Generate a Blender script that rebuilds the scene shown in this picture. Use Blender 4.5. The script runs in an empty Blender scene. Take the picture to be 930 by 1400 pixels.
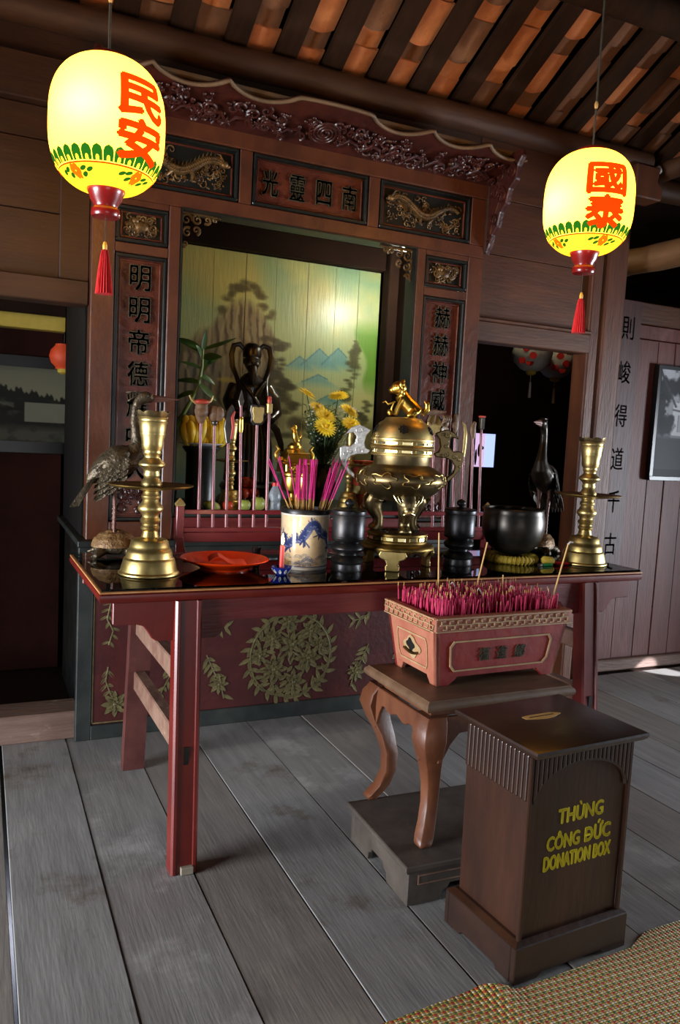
import bpy, bmesh, math, random
import numpy as np
from mathutils import Vector, Matrix, Euler, noise as mnoise

# ------------------------------------------------------------------ scene, camera, light
sc = bpy.context.scene
COL = sc.collection
R = math.radians
PI = math.pi

def make_camera():
    yaw, pit, rol = 0.43356668, 0.0954359, -0.05183967
    cy, sy, cp, sp, cr, sr = math.cos(yaw), math.sin(yaw), math.cos(pit), math.sin(pit), math.cos(rol), math.sin(rol)
    fwd = Vector((sy*cp, cy*cp, -sp)); right = Vector((cy, -sy, 0)); down = -right.cross(fwd)
    r2 = right*cr + down*sr; d2 = right*(-sr) + down*cr
    m = Matrix((r2, -d2, -fwd)).transposed().to_4x4()
    m.translation = (0, 0, 1.54)
    cd = bpy.data.cameras.new('camera'); cd.sensor_fit = 'VERTICAL'; cd.sensor_height = 24.0
    cd.lens = 1071.8/1400*24.0; cd.clip_start = 0.02; cd.clip_end = 60
    o = bpy.data.objects.new('camera', cd); COL.objects.link(o); o.matrix_world = m
    sc.camera = o
make_camera()

sc.view_settings.view_transform = 'Standard'
sc.view_settings.look = 'None'
sc.view_settings.gamma = 1.0
sc.view_settings.use_curve_mapping = False
sc.view_settings.exposure = 0.0
try:
    sc.cycles.use_denoising = True
    sc.cycles.max_bounces = 8; sc.cycles.diffuse_bounces = 4; sc.cycles.glossy_bounces = 4
    sc.cycles.transmission_bounces = 4; sc.cycles.transparent_max_bounces = 8
    sc.cycles.caustics_reflective = False; sc.cycles.caustics_refractive = False
    sc.cycles.sample_clamp_indirect = 6.0
except Exception:
    pass
w = bpy.data.worlds.new('sky'); sc.world = w; w.use_nodes = True
w.node_tree.nodes['Background'].inputs[0].default_value = (0.55, 0.66, 0.85, 1)
w.node_tree.nodes['Background'].inputs[1].default_value = 0.06

def area(name, loc, target, sx, sy, power, col):
    l = bpy.data.lights.new(name, 'AREA'); l.shape = 'RECTANGLE'; l.size = sx; l.size_y = sy
    l.energy = power; l.color = col
    o = bpy.data.objects.new(name, l); COL.objects.link(o); o.location = loc
    d = Vector(target) - Vector(loc); o.rotation_euler = d.to_track_quat('-Z', 'Y').to_euler()
    return o
# daylight entering by the open doors of the hall (left side, right side, front)
area('daylight_left_door', (-4.6, 1.7, .95), (0.6, 2.5, 0.95), 2.6, 1.7, 800, (0.88, 0.93, 1.0))
area('daylight_right_door', (8.4, 1.4, .95), (3.6, 3.0, 0.8), 2.4, 1.7, 680, (0.84, 0.91, 1.0))
area('daylight_front_door', (0.9, -4.6, 1.0), (1.4, 3.0, 0.9), 3.0, 1.8, 42, (0.97, 0.97, 1.0))

# ------------------------------------------------------------------ materials
def lin(c):
    f = lambda v: v/12.92 if v <= .04045 else ((v+.055)/1.055)**2.4
    return tuple(f(v/255.0) for v in c[:3])
MATS = {}
def mat(name, c1, c2=None, rough=.5, metal=0., scale=6., bump=0., bscale=None, stretch=(1, 1, 1), coat=0.,
        rough2=None, emit=None, estr=0., spots=None, sheen=0., trans=0., spec=.5, detail=6, coatr=.1):
    if name in MATS: return MATS[name]
    m = bpy.data.materials.new(name); m.use_nodes = True
    nt = m.node_tree; N = nt.nodes; L = nt.links; b = N['Principled BSDF']
    a = lin(c1); bb = lin(c2) if c2 else a
    b.inputs['Roughness'].default_value = rough; b.inputs['Metallic'].default_value = metal
    b.inputs['Specular IOR Level'].default_value = spec
    if coat: b.inputs['Coat Weight'].default_value = coat; b.inputs['Coat Roughness'].default_value = coatr
    if trans: b.inputs['Transmission Weight'].default_value = trans
    if emit:
        b.inputs['Emission Color'].default_value = (*lin(emit), 1); b.inputs['Emission Strength'].default_value = estr
    tc = N.new('ShaderNodeTexCoord'); mp = N.new('ShaderNodeMapping'); mp.inputs['Scale'].default_value = stretch
    L.new(tc.outputs['Object'], mp.inputs['Vector'])
    if c2:
        no = N.new('ShaderNodeTexNoise'); no.inputs['Scale'].default_value = scale; no.inputs['Detail'].default_value = detail
        no.inputs['Roughness'].default_value = .62
        L.new(mp.outputs[0], no.inputs['Vector'])
        cr = N.new('ShaderNodeValToRGB'); cr.color_ramp.elements[0].position = .34; cr.color_ramp.elements[1].position = .68
        cr.color_ramp.elements[0].color = (*a, 1); cr.color_ramp.elements[1].color = (*bb, 1)
        L.new(no.outputs['Fac'], cr.inputs['Fac'])
        out = cr.outputs['Color']
        if spots:   # worn or dusty patches of another colour: (colour, scale, threshold)
            n2 = N.new('ShaderNodeTexNoise'); n2.inputs['Scale'].default_value = spots[1]; n2.inputs['Detail'].default_value = 8
            n2.inputs['Roughness'].default_value = .7
            L.new(tc.outputs['Object'], n2.inputs['Vector'])
            r2 = N.new('ShaderNodeValToRGB'); r2.color_ramp.elements[0].position = spots[2]; r2.color_ramp.elements[1].position = min(1, spots[2]+.12)
            L.new(n2.outputs['Fac'], r2.inputs['Fac'])
            mx = N.new('ShaderNodeMix'); mx.data_type = 'RGBA'
            mx.inputs['B'].default_value = (*lin(spots[0]), 1)
            L.new(r2.outputs['Color'], mx.inputs['Factor']); L.new(out, mx.inputs['A']); out = mx.outputs['Result']
        L.new(out, b.inputs['Base Color'])
        if rough2 is not None:
            mr = N.new('ShaderNodeMapRange'); mr.inputs['To Min'].default_value = rough; mr.inputs['To Max'].default_value = rough2
            mr.inputs['From Min'].default_value = .3; mr.inputs['From Max'].default_value = .7
            L.new(no.outputs['Fac'], mr.inputs['Value']); L.new(mr.outputs[0], b.inputs['Roughness'])
    else:
        b.inputs['Base Color'].default_value = (*a, 1)
    if bump:
        nb = N.new('ShaderNodeTexNoise'); nb.inputs['Scale'].default_value = bscale or scale*3; nb.inputs['Detail'].default_value = 5
        L.new(mp.outputs[0], nb.inputs['Vector'])
        bp = N.new('ShaderNodeBump'); bp.inputs['Strength'].default_value = bump; bp.inputs['Distance'].default_value = .01
        L.new(nb.outputs['Fac'], bp.inputs['Height']); L.new(bp.outputs[0], b.inputs['Normal'])
    MATS[name] = m
    return m
def vcol_mat(name, rough=.5, bump=0., bscale=40, stretch=(1, 1, 1), coat=0., coatr=.1, spec=.5):
    m = mat(name, (200, 200, 200), None, rough=rough, bump=bump, bscale=bscale, stretch=stretch, coat=coat, coatr=coatr, spec=spec)
    nt = m.node_tree
    at = nt.nodes.new('ShaderNodeAttribute'); at.attribute_name = 'paint'
    nt.links.new(at.outputs['Color'], nt.nodes['Principled BSDF'].inputs['Base Color'])
    return m

M = dict(
 plank=mat('floor_wood', (120, 117, 114), (142, 139, 136), rough=.62, rough2=.5, scale=9, bump=.10, bscale=38, stretch=(3.2, .25, 1), spots=((162, 159, 156), 2.0, .52), spec=.4),
 plankb=mat('floor_wood_brown', (114, 109, 104), (134, 128, 122), rough=.64, rough2=.52, scale=8, bump=.10, bscale=34, stretch=(3.0, .25, 1), spots=((138, 131, 122), 1.8, .54), spec=.4),
 plankc=mat('floor_wood_worn', (124, 122, 120), (146, 144, 142), rough=.6, rough2=.48, scale=10, bump=.10, bscale=40, stretch=(2.6, .25, 1), spots=((102, 93, 83), 2.2, .55), spec=.4),
 under=mat('ground_dust', (60, 55, 50), (80, 75, 68), rough=.9, scale=4),
 wall=mat('wall_timber', (68, 37, 17), (92, 52, 25), rough=.5, scale=5, bump=.12, bscale=30, stretch=(.35, 1, 2.5), spots=((112, 70, 40), 2.4, .62)),
 wallv=mat('wall_timber_upright', (74, 38, 19), (98, 54, 28), rough=.5, scale=5, bump=.3, bscale=30, stretch=(3, 1, .4)),
 redwall=mat('faded_red_boards', (86, 39, 32), (112, 62, 53), rough=.5, scale=5, bump=.25, bscale=26, stretch=(3, 1, .35), spots=((130, 92, 84), 2.2, .6)),
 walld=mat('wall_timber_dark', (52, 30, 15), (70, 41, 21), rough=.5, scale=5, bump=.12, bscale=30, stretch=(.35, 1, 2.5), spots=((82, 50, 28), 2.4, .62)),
 sill=mat('pale_sill_wood', (98, 74, 62), (122, 96, 84), rough=.6, scale=6, bump=.4, bscale=30, stretch=(.4, 2, 3), spots=((150, 128, 112), 5, .62)),
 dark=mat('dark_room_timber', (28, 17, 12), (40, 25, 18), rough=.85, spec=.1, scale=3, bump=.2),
 black=mat('black_lacquer', (16, 18, 16), (30, 33, 30), rough=.35, scale=9, bump=.1),
 blackw=mat('black_worn_frame', (24, 28, 26), (44, 48, 44), rough=.5, scale=7, bump=.2, spots=((66, 68, 62), 11, .66)),
 gate=mat('gate_timber', (66, 33, 19), (94, 51, 29), rough=.38, scale=7, bump=.25, bscale=34, stretch=(1, 1, .6), coat=.35, coatr=.3, spots=((52, 26, 18), 6, .62)),
 gatered=mat('gate_panel_red', (68, 27, 18), (100, 47, 28), rough=.36, scale=8, bump=.5, bscale=24, coat=.35, coatr=.25, spots=((136, 92, 46), 12, .66)),
 shaded=mat('shaded_black_timber', (12, 9, 8), (20, 15, 12), rough=.8, scale=5, spec=.2),
 carve=mat('carved_gilt_wood', (56, 38, 20), (122, 92, 48), rough=.42, metal=.35, scale=22, bump=.3, bscale=60),
 carved=mat('carved_dark_red', (46, 17, 13), (70, 28, 20), rough=.38, scale=16, bump=.3, bscale=50, coat=.25, coatr=.25),
 glyph=mat('carved_glyph', (44, 40, 30), (84, 76, 56), rough=.4, scale=30, bump=.2),
 trimw=mat('weathered_trim', (92, 70, 48), (112, 88, 60), rough=.6, scale=9, bump=.2),
 pred=mat('platform_red', (56, 18, 18), (74, 27, 25), rough=.42, scale=6, bump=.25, bscale=40, spots=((64, 30, 26), 5, .62), coat=.2, coatr=.3),
 pgold=mat('tarnished_gilt', (88, 79, 48), (118, 107, 68), rough=.5, metal=.25, scale=24, bump=.3),
 lac=mat('table_lacquer', (90, 18, 13), (112, 29, 19), rough=.36, scale=6, bump=.06, bscale=20, coat=.25, coatr=.2, stretch=(1, 1, .5), spots=((84, 22, 20), 5, .64)),
 lacp=mat('table_lacquer_dull', (92, 30, 32), (120, 50, 50), rough=.38, scale=8, bump=.25, bscale=26, stretch=(.4, 1, 4), coat=.4, coatr=.2, spots=((138, 82, 84), 7, .66)),
 lacedge=mat('table_edge', (170, 110, 62), (196, 140, 84), rough=.4, scale=14),
 dusty=mat('dusty_table_wood', (100, 66, 52), (132, 102, 84), rough=.65, scale=9, bump=.3, spots=((176, 152, 126), 8, .6)),
 ttop=mat('table_top_dark', (30, 14, 12), (42, 20, 16), rough=.3, scale=5),
 brass=mat('brass', (182, 156, 94), (204, 180, 120), rough=.34, metal=1., scale=9, rough2=.46, spots=((130, 102, 54), 14, .68)),
 brassd=mat('brass_tarnished', (104, 84, 44), (140, 112, 58), rough=.34, metal=1., scale=11, rough2=.5),
 brassp=mat('brass_pale_bands', (206, 188, 130), (226, 212, 160), rough=.26, metal=1., scale=9),
 gold=mat('gilded_metal', (206, 160, 62), (226, 186, 90), rough=.28, metal=1., scale=12),
 bronze=mat('bronze_dark', (106, 91, 62), (140, 121, 84), rough=.34, metal=1., scale=8, rough2=.46),
 silver=mat('white_metal_and_glare', (206, 202, 196), (226, 224, 220), rough=.3, metal=.6, scale=20, bump=.3, bscale=60),  # weapon cuff metal; also the left censer handle's painted reflection
 pewter=mat('pewter_black', (36, 36, 38), (64, 63, 64), rough=.25, metal=.75, scale=10, rough2=.5),
 crane=mat('crane_bronze', (56, 48, 36), (100, 86, 66), rough=.38, metal=.6, scale=26, bump=.5, bscale=90),
 craneb=mat('crane_beak', (92, 58, 50), (110, 76, 62), rough=.45, metal=.3, scale=20),
 turtle=mat('turtle_shell', (104, 74, 44), (150, 116, 74), rough=.45, metal=.3, scale=40, bump=.5, bscale=120),
 orange=mat('orange_plastic', (232, 58, 8), (240, 70, 14), rough=.25, scale=3, coat=.3),
 envel=mat('red_paper', (226, 60, 30), (236, 84, 48), rough=.6, scale=8),
 wax=mat('red_candle_wax', (214, 60, 54), (226, 84, 74), rough=.45, scale=12),
 flame=mat('flame', (255, 230, 150), None, emit=(255, 214, 120), estr=30),
 wick=mat('wick', (20, 14, 10)),
 tawny=mat('rear_leg_lacquer', (72, 34, 30), (94, 50, 44), rough=.5, scale=8, bump=.15, spots=((124, 84, 74), 7, .62)),
 porc=mat('porcelain_white', (212, 212, 208), (224, 224, 222), rough=.12, scale=8),
 cobalt=mat('cobalt_glaze', (24, 34, 116), (36, 50, 140), rough=.12, scale=10),
 pink=mat('incense_pink', (206, 34, 122), (226, 60, 146), rough=.7, scale=60),
 stick=mat('incense_bamboo', (186, 140, 72), (206, 164, 92), rough=.65, scale=40),
 pinkd=mat('incense_stub_pink', (178, 32, 76), (204, 58, 98), rough=.8, scale=30),
 ash=mat('incense_ash', (196, 186, 170), (214, 206, 192), rough=.9, scale=40),
 sand=mat('sand_ash', (120, 88, 78), (150, 110, 96), rough=.95, scale=40, bump=.6),
 boxred=mat('incense_box_red', (116, 22, 18), (140, 38, 30), rough=.55, scale=8, bump=.2, spots=((150, 96, 76), 7, .63)),
 boxdust=mat('incense_box_dusty', (150, 84, 62), (170, 108, 82), rough=.6, scale=10, bump=.2, spots=((128, 56, 44), 6, .6)),
 boxgilt=mat('incense_box_gilt', (150, 118, 82), (176, 146, 104), rough=.55, scale=20),
 stool=mat('stool_wood', (82, 44, 26), (110, 64, 38), rough=.45, scale=7, bump=.2, bscale=26, stretch=(1, 1, .6), spots=((76, 46, 32), 5, .6)),
 stoolt=mat('stool_top_wood', (84, 60, 42), (110, 82, 58), rough=.5, scale=6, bump=.2, stretch=(.5, 2, 2), spots=((60, 40, 30), 5, .62)),
 plinth=mat('plinth_wood', (58, 50, 44), (80, 70, 62), rough=.5, scale=7, bump=.2, spots=((104, 96, 88), 6, .64)),
 don=mat('donation_wood', (38, 20, 12), (58, 32, 19), rough=.33, scale=6, bump=.12, bscale=30, stretch=(1.5, 1.5, .35), coat=.35, coatr=.2),
 dond=mat('donation_wood_dark', (32, 18, 12), (48, 28, 19), rough=.36, scale=7, bump=.12, coat=.3, coatr=.2),
 slot=mat('worn_bare_wood', (206, 164, 90), (226, 186, 112), rough=.6, scale=40),
 slotd=mat('slot_dark', (14, 9, 7)),
 yellow=mat('yellow_paint', (214, 196, 20), (226, 208, 34), rough=.5, scale=30, spots=((150, 130, 24), 30, .66)),
 tile=mat('clay_tile', (186, 104, 56), (216, 138, 80), rough=.8, scale=6, bump=.3, bscale=40, spots=((120, 66, 40), 7, .62)),
 tiled=mat('clay_tile_grey', (112, 74, 48), (142, 96, 62), rough=.8, scale=6, bump=.3, bscale=40, spots=((80, 60, 44), 6, .6)),
 rafter=mat('rafter_wood', (38, 24, 14), (54, 34, 20), rough=.9, spec=.1, scale=6, bump=.3, stretch=(2, .4, 1)),
 log=mat('beam_log', (62, 37, 19), (86, 53, 28), rough=.6, scale=5, bump=.35, bscale=20, stretch=(.4, 1.5, 1.5), spots=((120, 86, 52), 4, .64)),
 logy=mat('beam_log_cross', (96, 66, 38), (124, 88, 54), rough=.6, scale=5, bump=.35, bscale=20, stretch=(1.5, .4, 1.5)),
 lred=mat('lantern_red_wood', (120, 16, 14), (142, 24, 20), rough=.3, scale=8, coat=.4),
 tassel=mat('tassel_red', (180, 16, 20), (206, 28, 28), rough=.8, scale=60, stretch=(1, 1, .1), bump=.4),
 cord=mat('cord_dark', (50, 42, 30), (70, 60, 42), rough=.8, scale=40),
 lpaper=mat('white_lantern_paper', (196, 192, 176), (212, 208, 194), rough=.7, scale=6),
 lflower=mat('lantern_flower_red', (206, 36, 24), None, rough=.7),
 leaf=mat('bamboo_leaf', (34, 62, 24), (60, 92, 36), rough=.4, scale=14),
 stem=mat('bamboo_stem', (92, 112, 50), (120, 136, 66), rough=.5, scale=10),
 fern=mat('fern_green', (44, 70, 34), (78, 104, 56), rough=.6, scale=20),
 petal=mat('yellow_petal', (240, 206, 22), (250, 226, 56), rough=.6, scale=20),
 petalc=mat('flower_heart', (226, 180, 16), (236, 194, 30), rough=.7, scale=40),
 white=mat('white_petal', (214, 214, 206), None, rough=.6),
 banana=mat('banana_skin', (218, 178, 30), (234, 200, 62), rough=.45, scale=14, spots=((110, 92, 30), 16, .68)),
 bantip=mat('banana_tip', (64, 52, 26), None, rough=.7),
 apple=mat('fruit_red', (176, 40, 24), (206, 84, 44), rough=.3, scale=12),
 green=mat('fruit_green', (140, 150, 60), (170, 176, 90), rough=.4, scale=12),
 statue=mat('statue_wood', (20, 15, 11), (42, 32, 23), rough=.3, scale=12, bump=.3, bscale=50, coat=.3),
 statuef=mat('statue_face', (44, 34, 26), (66, 52, 40), rough=.4, scale=20),
 rack=mat('rack_lacquer', (120, 30, 34), (142, 52, 56), rough=.32, scale=9, coat=.5, coatr=.15, stretch=(.4, 1, 1)),
 shaft=mat('weapon_shaft', (128, 52, 56), (160, 88, 92), rough=.35, scale=14, coat=.4, stretch=(1, 1, .2)),
 iron=mat('weapon_metal', (70, 66, 62), (120, 114, 106), rough=.32, metal=.8, scale=14),
 wbrown=mat('weapon_wood', (92, 66, 46), (130, 100, 72), rough=.5, scale=18, bump=.3),
 wgold=mat('weapon_gilt', (176, 148, 84), (204, 178, 116), rough=.4, metal=.4, scale=18, bump=.2),
 wred=mat('weapon_red', (170, 52, 36), (190, 72, 50), rough=.5, scale=20),
 straw=mat('straw_cushion', (190, 156, 40), (214, 184, 70), rough=.7, scale=30, bump=.4),
 bowl=mat('bell_bowl_metal', (42, 38, 34), (70, 64, 56), rough=.28, metal=.7, scale=6, rough2=.42),
 lgreen=mat('lighter_green', (30, 130, 60), None, rough=.2, coat=.4),
 mallet=mat('mallet_red', (150, 22, 22), None, rough=.35, coat=.4),
 bottle=mat('bottle_grey', (110, 118, 126), (150, 156, 162), rough=.25, scale=30, bump=.4),
 frameb=mat('picture_frame_black', (14, 14, 15), (20, 20, 21), rough=.3, scale=5),
 bulb=mat('white_plastic', (206, 204, 200), None, rough=.35),
 couplet=mat('couplet_board', (66, 34, 30), (86, 48, 43), rough=.5, scale=6, bump=.2, stretch=(3, 1, .4)),
 ink=mat('ink_black', (40, 24, 21), (70, 44, 39), rough=.6, scale=30),
 block=mat('small_wood_block', (126, 116, 100), (146, 136, 118), rough=.7, scale=20),
 lit=mat('lit_window', (170, 190, 240), None, emit=(176, 196, 246), estr=1.3),
 litp=mat('lit_window_pink', (226, 190, 226), None, emit=(226, 190, 236), estr=1.0),
 yel=mat('yellow_board', (176, 150, 54), (200, 174, 78), rough=.6, scale=6),
 jasper=mat('bottle_cap_red', (196, 40, 34), None, rough=.4),
)

# ------------------------------------------------------------------ mesh helpers
class MB:
    def __init__(s): s.v = []; s.f = []; s.m = []; s.cur = 0
    def add(s, vs, fs):
        o = len(s.v); s.v.extend([tuple(v) for v in vs])
        for f in fs: s.f.append(tuple(i+o for i in f)); s.m.append(s.cur)
        return s
    def box(s, x0, x1, y0, y1, z0, z1):
        return s.add([(x0,y0,z0),(x1,y0,z0),(x1,y1,z0),(x0,y1,z0),(x0,y0,z1),(x1,y0,z1),(x1,y1,z1),(x0,y1,z1)],
                     [(0,3,2,1),(4,5,6,7),(0,1,5,4),(1,2,6,5),(2,3,7,6),(3,0,4,7)])
    def frus(s, b, t, z0, z1):   # b,t = (x0,x1,y0,y1)
        return s.add([(b[0],b[2],z0),(b[1],b[2],z0),(b[1],b[3],z0),(b[0],b[3],z0),(t[0],t[2],z1),(t[1],t[2],z1),(t[1],t[3],z1),(t[0],t[3],z1)],
                     [(0,3,2,1),(4,5,6,7),(0,1,5,4),(1,2,6,5),(2,3,7,6),(3,0,4,7)])
    def prism(s, poly, axis, a, b):
        n = len(poly)
        mk = {'y': lambda p, t: (p[0], t, p[1]), 'x': lambda p, t: (t, p[0], p[1]), 'z': lambda p, t: (p[0], p[1], t)}[axis]
        vs = [mk(p, a) for p in poly]+[mk(p, b) for p in poly]
        area2 = sum(poly[i][0]*poly[(i+1) % n][1]-poly[(i+1) % n][0]*poly[i][1] for i in range(n))
        fl = (area2 > 0) ^ (b < a)
        if axis == 'y': fl = not fl
        f0 = tuple(range(n)); f1 = tuple(range(n, 2*n))
        fs = [tuple(reversed(f0)), f1]+[(i, (i+1) % n, n+(i+1) % n, n+i) for i in range(n)]
        if not fl: fs = [tuple(reversed(f)) for f in fs]
        return s.add(vs, fs)
    def lathe(s, prof, n=32, c=(0, 0, 0), cap=True):
        vs = []; fs = []
        for r, z in prof:
            for k in range(n):
                a = 2*PI*k/n; vs.append((c[0]+r*math.cos(a), c[1]+r*math.sin(a), c[2]+z))
        for i in range(len(prof)-1):
            for k in range(n):
                k2 = (k+1) % n; fs.append((i*n+k, i*n+k2, (i+1)*n+k2, (i+1)*n+k))
        if cap:
            if prof[0][0] > 1e-4: fs.append(tuple(reversed(range(n))))
            if prof[-1][0] > 1e-4: fs.append(tuple(range((len(prof)-1)*n, len(prof)*n)))
        return s.add(vs, fs)
    def tube(s, pts, rad, n=8, flat=1.0, up=(0, 0, 1), closed=False):
        P = [Vector(p) for p in pts]; m = len(P)
        if not hasattr(rad, '__len__'): rad = [rad]*m
        vs = []; fs = []; last = None
        for i in range(m):
            if closed: t = P[(i+1) % m]-P[i-1]
            else: t = P[min(i+1, m-1)]-P[max(i-1, 0)]
            if t.length < 1e-9: t = Vector((0, 0, 1))
            t.normalize()
            if last is None:
                u = Vector(up); u = u - t*u.dot(t)
                if u.length < 1e-3: u = Vector((1, 0, 0)); u = u - t*u.dot(t)
            else:
                u = last - t*last.dot(t)
            if u.length < 1e-6: u = t.orthogonal()
            u.normalize(); last = u; v = t.cross(u)
            for k in range(n):
                a = 2*PI*k/n; vs.append(P[i]+(u*math.cos(a)+v*math.sin(a)*flat)*rad[i])
        rng = m if closed else m-1
        for i in range(rng):
            j = (i+1) % m
            for k in range(n):
                k2 = (k+1) % n; fs.append((i*n+k, i*n+k2, j*n+k2, j*n+k))
        if not closed:
            fs.append(tuple(reversed(range(n)))); fs.append(tuple(range((m-1)*n, m*n)))
        return s.add(vs, fs)
    def ell(s, c, r, n=12, m=8, rot=None):
        if not hasattr(r, '__len__'): r = (r, r, r)
        vs = []; fs = []
        for i in range(m+1):
            t = PI*i/m
            for k in range(n):
                a = 2*PI*k/n
                p = Vector((r[0]*math.sin(t)*math.cos(a), r[1]*math.sin(t)*math.sin(a), -r[2]*math.cos(t)))
                if rot is not None: p = rot @ p
                vs.append((c[0]+p.x, c[1]+p.y, c[2]+p.z))
        for i in range(m):
            for k in range(n):
                k2 = (k+1) % n; fs.append((i*n+k, i*n+k2, (i+1)*n+k2, (i+1)*n+k))
        return s.add(vs, fs)
    def leaf(s, base, d, nrm, L, W, bend=0., n=5, th=.0015):
        d = Vector(d).normalized(); nrm = Vector(nrm); nrm = (nrm-d*nrm.dot(d)).normalized(); sd = d.cross(nrm)
        top = []; 
        for i in range(n+1):
            t = i/n; wv = W*math.sin(PI*min(1, t*.92+.06))**.8*(1-.35*t)
            p = Vector(base)+d*(L*t)-nrm*(bend*L*t*t)
            top.append((p-sd*wv*.5+nrm*.0, p+nrm*(-.12*wv), p+sd*wv*.5))
        vs = []; fs = []
        for sgn in (0, 1):
            for a, b, c in top:
                for q in (a, b, c): vs.append(q - nrm*th*sgn)
        o = (n+1)*3
        for i in range(n):
            for k in (0, 1):
                a = i*3+k; fs.append((a, a+1, a+4, a+3)); fs.append((o+a, o+a+3, o+a+4, o+a+1))
            fs.append((i*3, i*3+3, o+i*3+3, o+i*3)); fs.append((i*3+2, o+i*3+2, o+i*3+5, i*3+5))
        return s.add(vs, fs)
    def xf(s, mtx):
        s.v = [tuple(mtx @ Vector(v)) for v in s.v]; return s
    def merge(s, o, mtx=None):
        b = len(s.v); s.v.extend([tuple(mtx @ Vector(v)) if mtx is not None else v for v in o.v])
        s.f.extend(tuple(i+b for i in f) for f in o.f); s.m.extend([s.cur]*len(o.f)); return s

def mesh_of(name, mb, mats, smooth=0., bev=0., seg=1):
    me = bpy.data.meshes.new(name); me.from_pydata(mb.v, [], mb.f)
    if not isinstance(mats, (list, tuple)): mats = [mats]
    for m in mats: me.materials.append(m)
    if len(mats) > 1: me.polygons.foreach_set('material_index', mb.m)
    if bev:
        bm = bmesh.new(); bm.from_mesh(me)
        bmesh.ops.remove_doubles(bm, verts=bm.verts, dist=1e-5)
        es = [e for e in bm.edges if len(e.link_faces) == 2 and e.calc_face_angle(0) > .5]
        if es: bmesh.ops.bevel(bm, geom=es, offset=bev, segments=seg, affect='EDGES', profile=.5, clamp_overlap=True)
        bm.to_mesh(me); bm.free()
    if smooth:
        me.polygons.foreach_set('use_smooth', [True]*len(me.polygons))
        me.set_sharp_from_angle(angle=R(smooth))
    me.update()
    return me
def link(name, me, parent=None, loc=None):
    o = bpy.data.objects.new(name, me); COL.objects.link(o)
    if parent is not None: o.parent = parent
    if loc is not None: o.location = loc
    return o
def part(name, mb, mats, parent=None, smooth=0., bev=0., seg=1, loc=None):
    return link(name, mesh_of(name, mb, mats, smooth, bev, seg), parent, loc)
def tag(o, label, cat, group=None):
    o['label'] = label; o['category'] = cat
    if group: o['group'] = group
    return o
def thing(name, label, cat, loc=(0, 0, 0), rz=0., group=None):
    o = bpy.data.objects.new(name, None); COL.objects.link(o); o.location = loc; o.rotation_euler = (0, 0, rz)
    o.empty_display_size = .05
    return tag(o, label, cat, group)
def struct(o): o['kind'] = 'structure'; return o
def sempty(name, loc=(0, 0, 0)):
    o = bpy.data.objects.new(name, None); COL.objects.link(o); o.location = loc; return struct(o)
def bx(*a): return MB().box(*a)
def kids(o): return [c for c in bpy.data.objects if c.parent is o]
def copy_tree(o, label=None, group=None, loc=None, rz=None, parent=None, ch=None):
    c = o.copy(); COL.objects.link(c)
    if parent is not None: c.parent = parent
    if loc is not None: c.location = loc
    if rz is not None: c.rotation_euler[2] = rz
    if label: c['label'] = label
    if group: c['group'] = group
    for k in kids(o):
        if k is not c: copy_tree(k, parent=c)
    return c
def rects_frame(mb, x0, x1, z0, z1, wd, y0, y1):
    mb.box(x0, x1, y0, y1, z0, z0+wd); mb.box(x0, x1, y0, y1, z1-wd, z1)
    mb.box(x0, x0+wd, y0, y1, z0+wd, z1-wd); mb.box(x1-wd, x1, y0, y1, z0+wd, z1-wd); return mb

# ------------------------------------------------------------------ writing (text outlines turned into meshes)
TXT = {}
def text_mb(body, bold=.0, extrude=.0):
    key = (body, bold)
    if key not in TXT:
        cu = bpy.data.curves.new('t', 'FONT'); cu.body = body; cu.size = 1; cu.extrude = .5; cu.offset = bold
        cu.align_x = 'CENTER'; cu.resolution_u = 3
        o = bpy.data.objects.new('t', cu); COL.objects.link(o)
        bpy.context.view_layer.update()
        me = bpy.data.meshes.new_from_object(o.evaluated_get(bpy.context.evaluated_depsgraph_get()))
        v = [tuple(x.co) for x in me.vertices]; f = [tuple(p.vertices) for p in me.polygons]
        bpy.data.objects.remove(o); bpy.data.meshes.remove(me); bpy.data.curves.remove(cu)
        a = np.array(v) if v else np.zeros((1, 3)); lo = a.min(0); hi = a.max(0); mid = (lo+hi)/2
        TXT[key] = ([(x-mid[0], y-mid[1], z) for x, y, z in v], f, hi-lo)
    return TXT[key]
def glyph(mb, body, cx, cz, w, h, y, th, bold=.012):
    """text standing in the XZ plane, facing -Y, fitted to w x h; front face at y"""
    v, f, ext = text_mb(body, 0.)
    sx, sz = w/max(ext[0], 1e-4), h/max(ext[1], 1e-4)
    s_ = bold*min(w, h)*1.6
    for dx, dz in ((0, 0), (s_, 0), (-s_, 0), (0, s_), (0, -s_)) if bold else ((0, 0),):
        mb.add([(cx+a*sx+dx, y+th/2-c*th, cz+b*sz+dz) for a, b, c in v], f)
    return mb
for _b, _k in (('民安國泰', .03), ('明帝德耀中天赫神威鎮光靈四南', .02), ('則峻得道千古', .018), ('福進鄉', .02)):
    for _c in _b: text_mb(_c, 0.)
for _t in ('THÙNG', 'CÔNG', 'DỨC', 'DONATION BOX'): text_mb(_t, 0.)

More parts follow.
